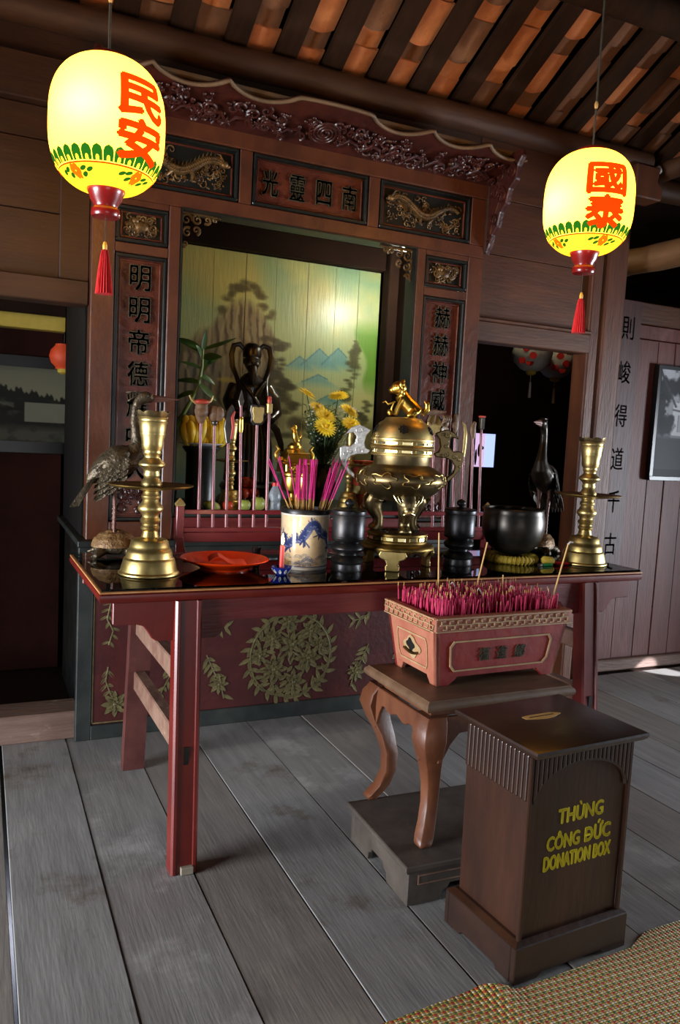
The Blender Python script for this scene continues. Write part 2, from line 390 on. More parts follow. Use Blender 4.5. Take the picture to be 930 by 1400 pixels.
# ------------------------------------------------------------------ painted surfaces (colour per vertex)
class Canvas:
    def __init__(s, w, h, c): s.w = w; s.h = h; s.a = np.empty((h, w, 3)); s.a[:] = c; s.Y, s.X = np.mgrid[0:h, 0:w].astype(float)
    def mix(s, al, c): s.a += (np.asarray(c, float)-s.a)*np.clip(al, 0, 1)[..., None]
    def noise(s, sc, seed, oct=4):
        rg = np.random.default_rng(seed); out = np.zeros((s.h, s.w)); amp = 1; tot = 0
        for o in range(oct):
            gx = max(2, int(s.w/sc*2**o)+2); gy = max(2, int(s.h/sc*2**o)+2)
            g = rg.random((gy, gx)); x = s.X/s.w*(gx-1.001); y = s.Y/s.h*(gy-1.001)
            xi = x.astype(int); yi = y.astype(int); fx = x-xi; fy = y-yi
            fx = fx*fx*(3-2*fx); fy = fy*fy*(3-2*fy)
            out += amp*((g[yi, xi]*(1-fx)+g[yi, xi+1]*fx)*(1-fy)+(g[yi+1, xi]*(1-fx)+g[yi+1, xi+1]*fx)*fy)
            tot += amp; amp *= .5
        return out/tot
    def blob(s, cx, cy, rx, ry, c, al=1., soft=.3, nz=None, na=.5):
        d = np.sqrt(((s.X-cx)/rx)**2+((s.Y-cy)/ry)**2)
        if nz is not None: d = d+(nz-.5)*na*2
        s.mix(np.clip((1-d)/soft, 0, 1)*al, c)
    def stroke(s, pts, wd, c, al=1.):
        best = np.full((s.h, s.w), 1e9)
        for (x0, y0), (x1, y1) in zip(pts[:-1], pts[1:]):
            dx, dy = x1-x0, y1-y0; L = dx*dx+dy*dy+1e-9
            t = np.clip(((s.X-x0)*dx+(s.Y-y0)*dy)/L, 0, 1)
            best = np.minimum(best, np.hypot(s.X-x0-t*dx, s.Y-y0-t*dy))
        s.mix(np.clip(wd-best+.5, 0, 1)*al, c)
    def below(s, f, c, al=1., soft=2., to=None):
        """fill below the curve y=f(x) (rows grow downward)"""
        y = f(s.X[0]); d = (s.Y-y[None])/soft; m = np.clip(d, 0, 1)
        if to is not None: m = m*np.clip((to-s.Y)/10., 0, 1)
        s.mix(m*al, c)
def lina(a):
    a = np.clip(a/255., 0, 1); return np.where(a <= .04045, a/12.92, ((a+.055)/1.055)**2.4)
def set_paint(me, cols):
    at = me.color_attributes.new('paint', 'FLOAT_COLOR', 'POINT')
    d = np.ones((len(cols), 4), dtype=np.float32); d[:, :3] = cols; at.data.foreach_set('color', d.ravel())
def painted_rect(name, cv, u0, u1, x0, x1, z0, z1, y, th, m, parent, nx, nz):
    """upright board facing -Y showing columns u0..u1 (0-1) of the canvas, thickness th behind y"""
    vs = []; us = []
    for j in range(nz+1):
        for i in range(nx+1):
            vs.append((x0+(x1-x0)*i/nx, y, z1-(z1-z0)*j/nz)); us.append((u0+(u1-u0)*i/nx, j/nz))
    fs = [(j*(nx+1)+i, (j+1)*(nx+1)+i, (j+1)*(nx+1)+i+1, j*(nx+1)+i+1) for j in range(nz) for i in range(nx)]
    b = len(vs); n = nx+1
    vs += [(x0, y+th, z1), (x1, y+th, z1), (x1, y+th, z0), (x0, y+th, z0)]; us += [(u0, 0), (u1, 0), (u1, 1), (u0, 1)]
    fs += [(b, b+1, b+2, b+3)[::1]]
    tl, tr, bl, br = 0, nx, nz*n, nz*n+nx
    fs += [tuple(range(tl, tr+1))+(b+1, b), tuple(range(br, bl-1, -1))+(b+3, b+2),
           tuple(range(bl, tl-1, -n))+(b, b+3), tuple(range(tr, br+1, n))+(b+2, b+1)]
    mb = MB(); mb.add(vs, fs)
    me = mesh_of(name, mb, m)
    u = np.array(us); px = np.clip((u[:, 0]*cv.w).astype(int), 0, cv.w-1); py = np.clip((u[:, 1]*cv.h).astype(int), 0, cv.h-1)
    set_paint(me, lina(cv.a[py, px]))
    return link(name, me, parent)

# ------------------------------------------------------------------ carving helpers (reliefs standing in XZ, facing -Y)
def spiral(cx, cz, r, a0, turns, y, n=18, sgn=1, tail=1.):
    out = []
    for i in range(n):
        t = i/(n-1); a = a0+sgn*turns*2*PI*t; rr = r*(1-t*.86)
        out.append((cx+rr*math.cos(a), y-.004*t, cz+rr*math.sin(a)))
    return out
def scrolls(mb, x0, x1, z0, z1, y, seed, n=16, r=(.02, .04), th=.006, k=5):
    rg = random.Random(seed)
    for i in range(n):
        rr = rg.uniform(*r); cx = rg.uniform(x0+rr, x1-rr); cz = rg.uniform(z0+rr*.8, z1-rr*.8)
        p = spiral(cx, cz, rr, rg.uniform(0, 6.28), rg.uniform(.8, 1.5), y-rg.uniform(0, .004), 16, rg.choice((-1, 1)))
        mb.tube(p, [th*(1.1-.6*j/15) for j in range(16)], k)
        for q in range(2):
            a = rg.uniform(0, 6.28); s = Vector((math.cos(a), 0, math.sin(a)))
            b = Vector((min(max(cx+s.x*rr, x0+.01), x1-.01), y, min(max(cz+s.z*rr, z0+.01), z1-.01)))
            e = b+s*rr*.7
            if x0 < e.x < x1 and z0 < e.z < z1: mb.ell((b+e)/2, (rr*.45, th*.9, th*1.5), 6, 4, Matrix.Rotation(-a, 3, 'Y'))
    return mb
def dragon(mb, x0, x1, z0, z1, y, flip=False, seed=1):
    w, h = x1-x0, z1-z0; cz = (z0+z1)/2; n = 46; pts = []; rad = []
    for i in range(n):
        t = i/(n-1); x = t if not flip else 1-t
        pts.append((x0+w*(.06+.88*x), y-.006-.004*math.sin(t*9), cz+h*(.10+.22*math.sin(t*2.6*PI+.6))*(1-.2*t)))
        rad.append(h*(.06+.075*math.sin(PI*min(1, t*1.1+.08))))
    mb.tube(pts, rad, 8)
    for i in range(2, n-2):      # scales and spines
        p = Vector(pts[i]); mb.ell(p+Vector((0, -rad[i]*.75, rad[i]*.3)), (rad[i]*.35, rad[i]*.35, rad[i]*.42), 6, 4)
        mb.ell(p+Vector((0, -rad[i]*.75, -rad[i]*.45)), (rad[i]*.35, rad[i]*.3, rad[i]*.35), 6, 4)
        if i % 2: mb.tube([p+Vector((0, -.002, rad[i]*.8)), p+Vector((.004, -.002, rad[i]*1.9))], [rad[i]*.3, .0005], 4)
    hd = Vector(pts[0]); s = 1 if not flip else -1
    mb.ell(hd+Vector((-s*h*.02, -.006, h*.02)), (h*.11, h*.07, h*.10), 10, 6)
    mb.ell(hd+Vector((-s*h*.12, -.004, -h*.02)), (h*.08, h*.05, h*.05), 8, 5)
    for q in (.06, .14): mb.tube([hd+Vector((0, -.01, h*.06)), hd+Vector((s*h*.12, -.01, h*(.1+q))), hd+Vector((s*h*.24, -.008, h*(.12+q)))], [.006, .004, .001], 5)
    for t in (.25, .42, .6, .78):   # legs and claws
        i = int(t*(n-1)); p = Vector(pts[i]); e = p+Vector((h*.1*(1 if t < .5 else -1), -.004, -h*.26))
        mb.tube([p, (p+e)/2+Vector((h*.08, 0, 0)), e], [rad[i]*.6, rad[i]*.45, rad[i]*.3], 6)
        for c in (-1, 0, 1): mb.tube([e, e+Vector((c*h*.06, -.002, -h*.07))], [.004, .001], 4)
    scrolls(mb, x0, x1, z0, z1, y+.004, seed, 64, (h*.07, h*.14), h*.022)
    return mb

# ================================================================== THE HALL
rng = random.Random(7)
# ---- floor: separate planks running front to back over a dusty ground
floor = struct(part('floor', bx(-2.3, 6.3, -2.7, 6.0, -.42, -.36), M['under']))
seams = [-2.2, -1.9, -1.59, -1.28, -.98, -.68, -.42, -.2, .098, .391, .690, .993, 1.308, 1.622, 1.935, 2.175, 2.436, 2.762, 3.06, 3.332, 3.652, 3.97, 4.28, 4.6, 4.9, 5.2, 5.5, 5.8, 6.2]
for i, (a, b) in enumerate(zip(seams[:-1], seams[1:])):
    ga = .006 if abs(a-.098) < .01 else .0016
    gb = .006 if abs(b-.098) < .01 else .0016
    bow = rng.uniform(-.002, .002); mb = MB(); n = 10
    dz = rng.uniform(-.0035, .0015)
    ys = [-2.6+6.62*k/n for k in range(n+1)]
    L = [(a+ga+.0013*math.sin(k*1.3+i), y) for k, y in enumerate(ys)]; Rr = [(b-gb+.0013*math.sin(k*1.1+i*2), y) for k, y in enumerate(ys)]
    mb.prism(L+Rr[::-1], 'z', -.04+dz, dz)
    part('plank', mb, M[('plank', 'plankb', 'plankc')[i % 3]], floor, bev=.0022)
area('daylight_under_floor', (.16, 2.95, -.07), (.16, 2.95, -.36), .12, .28, 11, (.62, .72, 1.0))
area('daylight_under_floor', (.16, 2.06, -.07), (.16, 2.06, -.36), .12, .16, 3, (.62, .72, 1.0))

# ---- outer walls of the hall with the door openings the daylight comes through
wl = sempty('wall_left', (-2.25, 0, 0))
part('wall_boards', MB().box(-.08, 0, -2.6, .8, 0, 3.6).box(-.08, 0, 3.0, 6.0, 0, 3.6).box(-.08, 0, .8, 3.0, 1.95, 5.2), M['dark'], wl)
wr = sempty('wall_right', (6.2, 0, 0))
part('wall_boards', MB().box(0, .08, -2.6, .6, 0, 3.6).box(0, .08, 2.6, 6.0, 0, 3.6).box(0, .08, .6, 2.6, 1.95, 5.2), M['dark'], wr)
wf = sempty('wall_front', (0, -2.6, 0))
part('wall_boards', MB().box(-2.3, -.5, -.08, 0, 0, 3.8).box(2.3, 6.2, -.08, 0, 0, 3.8).box(-.5, 2.3, -.08, 0, 2.1, 3.8), M['dark'], wf)

# ---- roof: rafters, clay tiles between them, purlin logs
ZR = lambda y: 3.48+.5*(3.95-y)
roof = sempty('ceiling', (0, 0, 0))
part('roof_deck', MB().prism([(5.2, ZR(5.2)+.10), (.7, ZR(.7)+.10), (-2.8, ZR(.7)-1.4), (-2.8, ZR(.7)-1.3), (.7, ZR(.7)+.16), (5.2, ZR(5.2)+.16)], 'x', -2.4, 6.4), M['dark'], roof)
PITCH = .2625
def slope_box(x0, x1, ya, yb, lo, hi):
    return MB().prism([(ya, ZR(ya)+lo), (yb, ZR(yb)+lo), (yb, ZR(yb)+hi), (ya, ZR(ya)+hi)], 'x', x0, x1)
for k in range(-9, 22):
    x = .669+PITCH*k
    jit = rng.uniform(-.008, .008)
    mb = slope_box(x+.138+jit, x+PITCH-.008+jit, 4.35, .75, -.036, -.002)
    part('rafter', mb, M['rafter'], roof, bev=.006)
# each clay tile: slightly dished plate with a rounded lower lip, overlapping the one below
def tile_mesh(name, seed):
    rg = random.Random(seed); mb = MB(); nx, ny = 6, 7; W, L = .165, .235; vs = []; fs = []
    for s in (0, 1):
        for j in range(ny+1):
            for i in range(nx+1):
                u = i/nx*2-1; t = j/ny
                lip = .022*(1-u*u) if j == 0 else 0
                vs.append((u*W/2, -t*L+lip, .012*u*u+(.010 if s else 0)+rg.uniform(-.0008, .0008)))
    o = (nx+1)*(ny+1); n = nx+1
    for j in range(ny):
        for i in range(nx):
            a = j*n+i; fs.append((a, a+1, a+n+1, a+n)); fs.append((o+a, o+a+n, o+a+n+1, o+a+1))
    for i in range(nx): fs.append((i, o+i, o+i+1, i+1))
    for j in range(ny): fs.append((j*n, (j+1)*n, o+(j+1)*n, o+j*n)); fs.append((j*n+nx, o+j*n+nx, o+(j+1)*n+nx, (j+1)*n+nx))
    mb.add(vs, fs)
    return mesh_of(name, mb, M['tile'], smooth=40)
tms = [tile_mesh('tile', s) for s in range(3)]
tmd = [m.copy() for m in tms]
for m in tmd: m.materials[0] = M['tiled']
ang = math.atan(.5)
for k in range(-4, 16):
    x = .669+PITCH*k+.064
    off = rng.uniform(0, .1)
    for j in range(9):
        y = 4.15-off-j*.158
        if y < 2.7: continue
        o = link('tile', (tmd if rng.random() < (.30 if k < 9 else .5) else tms)[rng.randrange(3)], roof)
        o.location = (x+rng.uniform(-.006, .006), y, ZR(y)+.010+.012*(j % 2)+rng.uniform(0, .004))
        o.rotation_euler = (-ang+rng.uniform(-.03, .01), rng.uniform(-.03, .03), rng.uniform(-.02, .02))
def log(name, p0, p1, r, m, parent, n=16, seed=0, wob=.012):
    rg = random.Random(seed); P0, P1 = Vector(p0), Vector(p1); k = 18; pts = []; rad = []
    for i in range(k+1):
        t = i/k; p = P0.lerp(P1, t)+Vector((rg.uniform(-1, 1), rg.uniform(-1, 1), rg.uniform(-1, 1)))*wob*.4
        pts.append(p); rad.append(r*(1+rg.uniform(-.04, .04)))
    return part(name, MB().tube(pts, rad, n), m, parent, smooth=50)
log('purlin', (-2.3, 3.95, 3.355), (3.86, 3.95, 3.365), .072, M['log'], roof, seed=1)
log('purlin', (-2.3, 3.15, 3.725), (6.2, 3.15, 3.725), .08, M['rafter'], roof, seed=2)
log('purlin', (3.9, 4.1, 3.30), (6.2, 4.1, 3.30), .07, M['log'], roof, seed=6)
log('tie_beam', (4.06, 4.5, 2.84), (4.12, 2.2, 2.80), .088, M['logy'], roof, seed=3)
log('tie_beam', (3.98, 4.6, 3.34), (4.04, 3.2, 3.36), .06, M['log'], roof, seed=4)
log('tie_beam', (4.28, 4.3, 3.62), (4.28, 2.6, 3.80), .05, M['logy'], roof, seed=5)

# ---- back wall: left doorway, boards over both doorways, right doorway and its posts
wb = sempty('wall_back', (0, 4.0, 0))
part('door_sill', MB().box(-2.2, .452, -.10, .10, 0, .138), M['sill'], wb, bev=.006)
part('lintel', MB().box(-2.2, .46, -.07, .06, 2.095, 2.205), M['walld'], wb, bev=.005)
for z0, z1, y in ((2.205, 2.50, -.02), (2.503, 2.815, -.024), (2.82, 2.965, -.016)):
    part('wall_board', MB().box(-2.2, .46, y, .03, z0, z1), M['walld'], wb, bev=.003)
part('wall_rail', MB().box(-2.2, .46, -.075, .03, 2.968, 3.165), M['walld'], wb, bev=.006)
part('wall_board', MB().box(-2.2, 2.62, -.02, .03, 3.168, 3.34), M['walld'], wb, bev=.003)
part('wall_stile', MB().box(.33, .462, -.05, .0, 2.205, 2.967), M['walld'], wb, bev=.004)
part('lintel', MB().box(2.62, 3.50, -.065, .05, 2.145, 2.262), M['wall'], wb, bev=.005)
part('lintel_cap', MB().box(2.62, 3.50, -.078, -.05, 2.262, 2.28), M['wall'], wb, bev=.004)
for z0, z1 in ((2.28, 2.66), (2.663, 2.98), (2.983, 3.33)):
    part('wall_board', MB().box(2.62, 3.56, -.02, .03, z0, z1), M['wall'], wb, bev=.003)
part('post', MB().box(3.49, 3.57, -.06, .08, 0, 3.3), M['wallv'], wb, bev=.012, seg=2)
part('post', MB().box(3.575, 3.80, -.05, .13, 0, 3.34), M['wallv'], wb, bev=.05, seg=4)
part('bracket', MB().prism([(3.70, 3.13), (3.92, 3.13), (3.93, 3.2), (3.88, 3.24), (3.90, 3.33), (3.70, 3.33)], 'y', -.14, .0), M['wallv'], wb, bev=.008)
# right wall: upright red boards with rails, set a little further back
wr2 = sempty('wall_side_right', (0, 4.12, 0))
xs = [3.80, 4.07, 4.27, 4.43, 4.605, 4.80, 5.0, 5.2, 5.4, 5.6, 5.85, 6.2]
for a, b in zip(xs[:-1], xs[1:]):
    part('board', MB().box(a+.002, b-.002, -.01+rng.uniform(-.003, .003), .03, .08, 2.31), M['redwall'], wr2, bev=.003)
part('rail', MB().box(4.06, 6.2, -.014, .03, 2.316, 2.405), M['redwall'], wr2, bev=.003)
part('rail', MB().box(3.80, 6.2, -.02, .04, 2.412, 2.555), M['wall'], wr2, bev=.006)
bb = struct(part('baseboard_right', MB().box(3.74, 6.2, 4.065, 4.12, 0, .082), M['sill'], bev=.008))

# ---- dark rooms behind the wall
inner = sempty('wall_inner', (0, 0, 0))
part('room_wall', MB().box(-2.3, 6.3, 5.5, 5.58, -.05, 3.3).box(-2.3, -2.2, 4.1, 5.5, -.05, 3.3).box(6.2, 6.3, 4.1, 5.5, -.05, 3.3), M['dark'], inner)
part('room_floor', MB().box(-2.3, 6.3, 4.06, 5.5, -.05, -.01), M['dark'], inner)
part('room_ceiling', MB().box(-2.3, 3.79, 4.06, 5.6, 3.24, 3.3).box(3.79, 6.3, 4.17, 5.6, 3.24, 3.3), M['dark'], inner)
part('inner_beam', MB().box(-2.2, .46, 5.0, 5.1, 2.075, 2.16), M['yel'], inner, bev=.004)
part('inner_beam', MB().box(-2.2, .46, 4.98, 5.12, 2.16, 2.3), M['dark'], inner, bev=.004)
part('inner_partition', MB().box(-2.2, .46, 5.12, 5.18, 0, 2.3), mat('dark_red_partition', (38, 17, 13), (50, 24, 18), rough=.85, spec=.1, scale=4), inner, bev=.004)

# ================================================================== ALTAR PLATFORM AND CARVED GATE
# ---- platform below the gate: red panels in a black frame with tarnished gilt flowers
plat = thing('altar_platform', 'dark red altar platform with black frame and gilt flower medallion under the carved gate', 'altar', (1.545, 3.86, 0))
pf = lambda *a: MB().box(a[0]-1.545, a[1]-1.545, a[2]-3.86, a[3]-3.86, a[4], a[5])
part('body', pf(.47, 2.62, 3.90, 4.95, .0, .96), M['black'], plat)
part('top_slab', pf(.425, 2.665, 3.85, 4.95, .955, .985), M['blackw'], plat, bev=.004)
part('frame_stile', pf(.43, .50, 3.852, 3.90, 0, .955), M['blackw'], plat, bev=.004)
part('frame_stile', pf(2.59, 2.66, 3.852, 3.90, 0, .955), M['blackw'], plat, bev=.004)
part('frame_rail', pf(.50, .675, 3.852, 3.90, 0, .072), M['blackw'], plat, bev=.004)
part('frame_rail', pf(.675, 2.59, 3.872, 3.90, 0, .085), M['blackw'], plat, bev=.004)
part('frame_rail', pf(.50, 2.59, 3.86, 3.90, .90, .955), M['blackw'], plat, bev=.004)
part('side_panel', pf(.50, .672, 3.862, 3.90, .072, .90), M['pred'], plat, bev=.003)
part('centre_panel', pf(.678, 2.415, 3.878, 3.90, .085, .90), M['pred'], plat, bev=.003)
part('side_panel', pf(2.418, 2.59, 3.862, 3.90, .072, .90), M['pred'], plat, bev=.003)
part('gilt_line', MB().merge(pf(.505, .510, 3.858, 3.863, .082, .89)).merge(pf(.51, .668, 3.858, 3.863, .079, .085)).merge(pf(.68, .735, 3.874, 3.879, .44, .446)), M['pgold'], plat)
def flower(mb, cx, cz, r, y, n=8, rg=random):
    for ring, (k, s) in enumerate(((n, 1.), (max(5, n-2), .66), (5, .36))):
        for i in range(k):
            a = 2*PI*i/k+ring*.4
            mb.leaf((cx+math.cos(a)*r*.12*s, y-.002*ring, cz+math.sin(a)*r*.12*s), (math.cos(a), -.05*ring, math.sin(a)), (0, -1, 0), r*s, r*s*.55, .02, 4, .002)
    mb.ell((cx, y-.006, cz), (r*.14, .004, r*.14), 8, 4)
def spray(mb, pts, y, seed, leafL=.05, fl=None):
    rg = random.Random(seed); P = [Vector((p[0], y, p[1])) for p in pts]
    mb.tube(P, [.0035]*len(P), 5, .5)
    for a, b in zip(P[:-1], P[1:]):
        d = (b-a).normalized(); sd = Vector((d.z, 0, -d.x)); n = max(2, int((b-a).length/.028))
        for i in range(n):
            q = a.lerp(b, (i+.5)/n)
            for s in (-1, 1):
                if rg.random() < .85:
                    dd = d*rg.uniform(.3, 1)+sd*s*rg.uniform(.5, 1.)
                    mb.leaf(q, dd, (0, -1, 0), leafL*rg.uniform(.6, 1.15), leafL*.36, .05, 4, .002)
    if fl: flower(mb, fl[0], fl[1], fl[2], y-.002, 8)
X0 = 1.545
med = MB(); yy = .014; cz = .345; rg = random.Random(3)
for k in range(26):   # leafy ring
    a = 2*PI*k/26; rr = .235*(1+rg.uniform(-.03, .03)); c = Vector((math.cos(a)*rr, yy, cz+math.sin(a)*rr*.98))
    for q in (-1, 0, 1):
        b = a+PI/2+q*.9+rg.uniform(-.2, .2)
        med.leaf(c, (math.cos(b), 0, math.sin(b)), (0, -1, 0), rg.uniform(.05, .075), .028, .03, 4, .002)
med.tube([(math.cos(t*PI/18)*.232, yy, cz+math.sin(t*PI/18)*.228) for t in range(36)], .0035, 5, .5, closed=True)
for cx, c2, r in ((0, cz+.06, .10), (-.11, cz+.10, .065), (.10, cz-.02, .075), (-.10, cz-.07, .08), (.11, cz+.13, .06), (.02, cz-.15, .07), (-.02, cz+.19, .06), (.17, cz+.05, .05), (-.18, cz+.01, .05)):
    flower(med, cx, c2, r, yy, 8)
for k in range(34):
    a = rg.uniform(0, 6.28); rr = rg.uniform(.06, .2); b = a+rg.uniform(-1, 1)
    med.leaf((math.cos(a)*rr, yy, cz+math.sin(a)*rr), (math.cos(b), 0, math.sin(b)), (0, -1, 0), rg.uniform(.04, .07), .026, .03, 4, .002)
part('gilt_medallion', med, M['pgold'], plat, smooth=50)
for sgn in (-1, 1):
    y1 = .0
    s = MB(); spray(s, [(sgn*.955, .70), (sgn*.975, .60), (sgn*.945, .54), (sgn*.965, .47)], y1, 4, .045); part('gilt_spray', s, M['pgold'], plat, smooth=50)
    s = MB(); spray(s, [(sgn*.965, .36), (sgn*.975, .29), (sgn*.95, .22), (sgn*.915, .16)], y1, 5, .055, (sgn*.93, .17, .06)); part('gilt_spray', s, M['pgold'], plat, smooth=50)
    s = MB(); spray(s, [(sgn*.47, .38), (sgn*.43, .29), (sgn*.39, .22), (sgn*.37, .14)], yy, 6, .065, (sgn*.40, .22, .05)); part('gilt_spray', s, M['pgold'], plat, smooth=50)
    s = MB(); spray(s, [(sgn*.48, .58), (sgn*.43, .53), (sgn*.36, .52)], yy, 8, .06); part('gilt_spray', s, M['pgold'], plat, smooth=50)
    s = MB(); spray(s, [(sgn*.68, .40), (sgn*.66, .28), (sgn*.71, .18)], yy, 9, .05); part('gilt_spray', s, M['pgold'], plat, smooth=50)

# ---- gate frame standing on the platform
gate = thing('altar_gate', 'tall carved red-brown timber altar gate with inscribed panels, dragons and canopy', 'altar gate', (1.545, 3.88, .985))
def G(x0, x1, y0, y1, z0, z1): return MB().box(x0-1.545, x1-1.545, y0, y1, z0-.985, z1-.985)
GX = lambda x: x-1.545
GZ = lambda z: z-.985
Zt = 3.005
for x0, x1 in ((.463, .568), (.818, .875), (2.186, 2.242), (2.522, 2.622)):
    part('post', G(x0, x1, 0, .11, .985, 2.60), M['gate'], gate, bev=.005)
part('lintel', G(.463, 2.622, 0, .11, 2.60, 2.668), M['gate'], gate, bev=.005)
part('top_rail', G(.463, 2.622, -.005, .11, 2.925, Zt), M['gate'], gate, bev=.005)
for x0, x1 in ((.463, .568), (1.158, 1.222), (1.872, 1.936), (2.522, 2.622)):
    part('upper_stile', G(x0, x1, .002, .11, 2.668, 2.925), M['gate'], gate, bev=.004)
for x0, x1 in ((.568, .818), (2.242, 2.522)):
    part('rail', G(x0, x1, .002, .11, 2.352, 2.398), M['gate'], gate, bev=.004)
    part('rail', G(x0, x1, .002, .11, 2.572, 2.60), M['gate'], gate, bev=.004)
    part('rail', G(x0, x1, .002, .11, .985, 1.075), M['gate'], gate, bev=.004)
part('bottom_rail', G(.875, 2.186, .01, .09, .985, 1.095), M['lacp'], gate, bev=.004)
part('bottom_rail_cap', G(.875, 2.186, .02, .10, 1.097, 1.118), M['blackw'], gate, bev=.004)
def inset(x0, x1, z0, z1, pm, kind, seed, chars=None):
    m = part('moulding', rects_frame(MB(), GX(x0), GX(x1), GZ(z0), GZ(z1), .014, .004, .05), M['black'], gate, bev=.003)
    p = part('panel', G(x0+.012, x1-.012, .034, .07, z0+.012, z1-.012), M['black'] if kind else pm, gate)
    w = .012; a, b, c, d = x0+.03, x1-.03, z0+.03, z1-.03
    f = rects_frame(MB(), GX(a-.008), GX(b+.008), GZ(c-.008), GZ(d+.008), .008, .024, .036)
    part('bead', f, M['gatered'], p, bev=.002)
    y = .030
    if kind == 'dragon': part('dragon_relief', dragon(MB(), GX(a+.01), GX(b-.01), GZ(c+.006), GZ(d-.006), y, seed % 2 == 0, seed), M['carve'], p, smooth=50)
    if kind == 'beast':
        mb = MB(); cx, cz = GX((a+b)/2), GZ((c+d)/2)
        mb.ell((cx, y-.004, cz), (.035, .012, .026), 10, 6); mb.ell((cx-.03, y-.008, cz+.022), (.016, .011, .015), 8, 6)
        for s in (-1, 1):
            mb.tube(spiral(cx+s*.052, cz, .028, 0 if s < 0 else PI, 1.1, y-.004, 14, s), [.006-.0003*i for i in range(14)], 5)
        scrolls(mb, GX(a), GX(b), GZ(c), GZ(d), y, seed, 30, (.012, .022), .005)
        part('beast_relief', mb, M['carve'], p, smooth=50)
    if chars:
        for (ch, cx, cz2, cw, chh) in chars:
            part('character', glyph(MB(), ch, GX(cx), GZ(cz2), cw, chh, .024, .014, .02), M['glyph'], p, bev=.0)
inset(.576, 1.15, 2.672, 2.921, M['gatered'], 'dragon', 4)
inset(1.230, 1.864, 2.672, 2.921, M['gatered'], None, 0, [(c, 1.325+.148*i, 2.797, .085, .125) for i, c in enumerate('光靈四南')])
inset(1.944, 2.514, 2.672, 2.921, M['gatered'], 'dragon', 7)
inset(.573, .813, 2.402, 2.568, M['gatered'], 'beast', 11)
inset(2.247, 2.517, 2.402, 2.568, M['gatered'], 'beast', 12)
inset(.573, .813, 1.08, 2.348, M['gatered'], None, 0, [(c, .693, 2.246-.151*i, .098, .118) for i, c in enumerate('明明帝德耀中天')])
inset(2.247, 2.517, 1.08, 2.348, M['gatered'], None, 0, [(c, 2.388, 2.246-.155*i, .098, .120) for i, c in enumerate('赫赫神威鎮')])
# carved scroll panel at the foot of each side panel
for x0, x1, sd in ((.60, .786, 21), (2.275, 2.49, 22)):
    mb = scrolls(MB(), GX(x0), GX(x1), GZ(1.10), GZ(1.26), .034, sd, 18, (.014, .03), .006)
    part('foot_scrolls', mb, M['carved'], gate, smooth=50)
# corner brackets of open scrollwork in the opening
for s in (1, -1):
    x = .875 if s > 0 else 2.186; mb = MB(); y = .05
    for cx, cz, r, a, t in ((.035, .04, .03, 0, 1.3), (.09, .035, .026, 2, 1.3), (.14, .03, .02, 4, 1.2), (.04, .10, .026, 1, 1.2), (.03, .155, .018, 3, 1.2), (.085, .085, .022, 5, 1.2), (.18, .024, .014, 1, 1.)):
        mb.tube(spiral(GX(x+s*cx), GZ(2.598-cz), r, a, t, y, 16, s), [.0075-.0003*i for i in range(16)], 6)
    mb.tube([(GX(x+s*.01), y, GZ(2.59)), (GX(x+s*.21), y, GZ(2.588))], [.008, .004], 6)
    mb.tube([(GX(x+s*.008), y, GZ(2.59)), (GX(x+s*.012), y, GZ(2.42))], [.008, .005], 6)
    part('corner_bracket', mb, M['carve'], gate, smooth=50)
part('opening_liner', G(.875, .882, .0, .11, 1.12, 2.6).merge(G(2.179, 2.186, .0, .11, 1.12, 2.6)).merge(G(.882, 2.179, .0, .11, 2.592, 2.6)), M['black'], gate)
# canopy: forward leaning fascia with scalloped crest and carved end wings
def crest(x):
    c = abs(x-1.545); e = .19
    if c < e: return .012*math.cos(c/e*PI/2)**.5+0.006
    t = ((c-e) % .345)/.345
    return .016-.078*math.sin(PI*t)**.65
can = MB(); n = 120; vs = []; fs = []
P0 = Vector((0, -.005, GZ(Zt)-.005)); P1 = Vector((0, -.27, GZ(3.105))); nd = Vector((0, -.36, -.93)).normalized()*.02
for i in range(n+1):
    x = .40+(2.70-.40)*i/n; c = crest(x); e = P1+(P1-P0).normalized()*c
    a = Vector((GX(x), 0, 0))
    vs += [a+P0, a+e, a+e-nd, a+P0-nd]
for i in range(n):
    b = i*4; fs += [(b, b+1, b+5, b+4), (b+1, b+2, b+6, b+5), (b+2, b+3, b+7, b+6), (b+3, b, b+4, b+7)]
fs += [(3, 2, 1, 0), (n*4, n*4+1, n*4+2, n*4+3)]
can.add(vs, fs)
fas = part('canopy_fascia', can, M['carved'], gate, smooth=30)
tr = MB(); tp = []
for i in range(n+1):
    x = .40+2.30*i/n; e = P1+(P1-P0).normalized()*(crest(x)+.002); tp.append((GX(x), e.y, e.z))
tr.tube(tp, .010, 8); part('crest_trim', tr, M['trimw'], fas, smooth=50)
part('canopy_board', MB().prism([(.0, GZ(3.06)), (-.20, GZ(3.12)), (-.20, GZ(3.135)), (.0, GZ(3.09))], 'x', GX(.44), GX(2.66)), M['trimw'], gate)
rel = MB(); rgc = random.Random(31)
Rm = Matrix.Rotation(math.atan2(.265, .105), 4, 'X')
scrolls(rel, -1.08, 1.08, .02, .215, -.012, 33, 120, (.018, .036), .007)
for s in (-1, 1):
    rel.tube(spiral(0, .13, .075, 0 if s < 0 else PI, 1.8, -.016, 40, 1), [.010-.0001*i for i in range(40)], 6)
    for q in range(7):
        rel.tube([(s*(.10+q*.13), -.012, .06), (s*(.14+q*.13), -.02, .12), (s*(.19+q*.13), -.014, .10), (s*(.22+q*.13), -.012, .05)], [.008, .010, .008, .004], 6)
rel.xf(Matrix.Translation(P0) @ Rm)
part('fascia_carving', rel, M['carved'], fas, smooth=50)
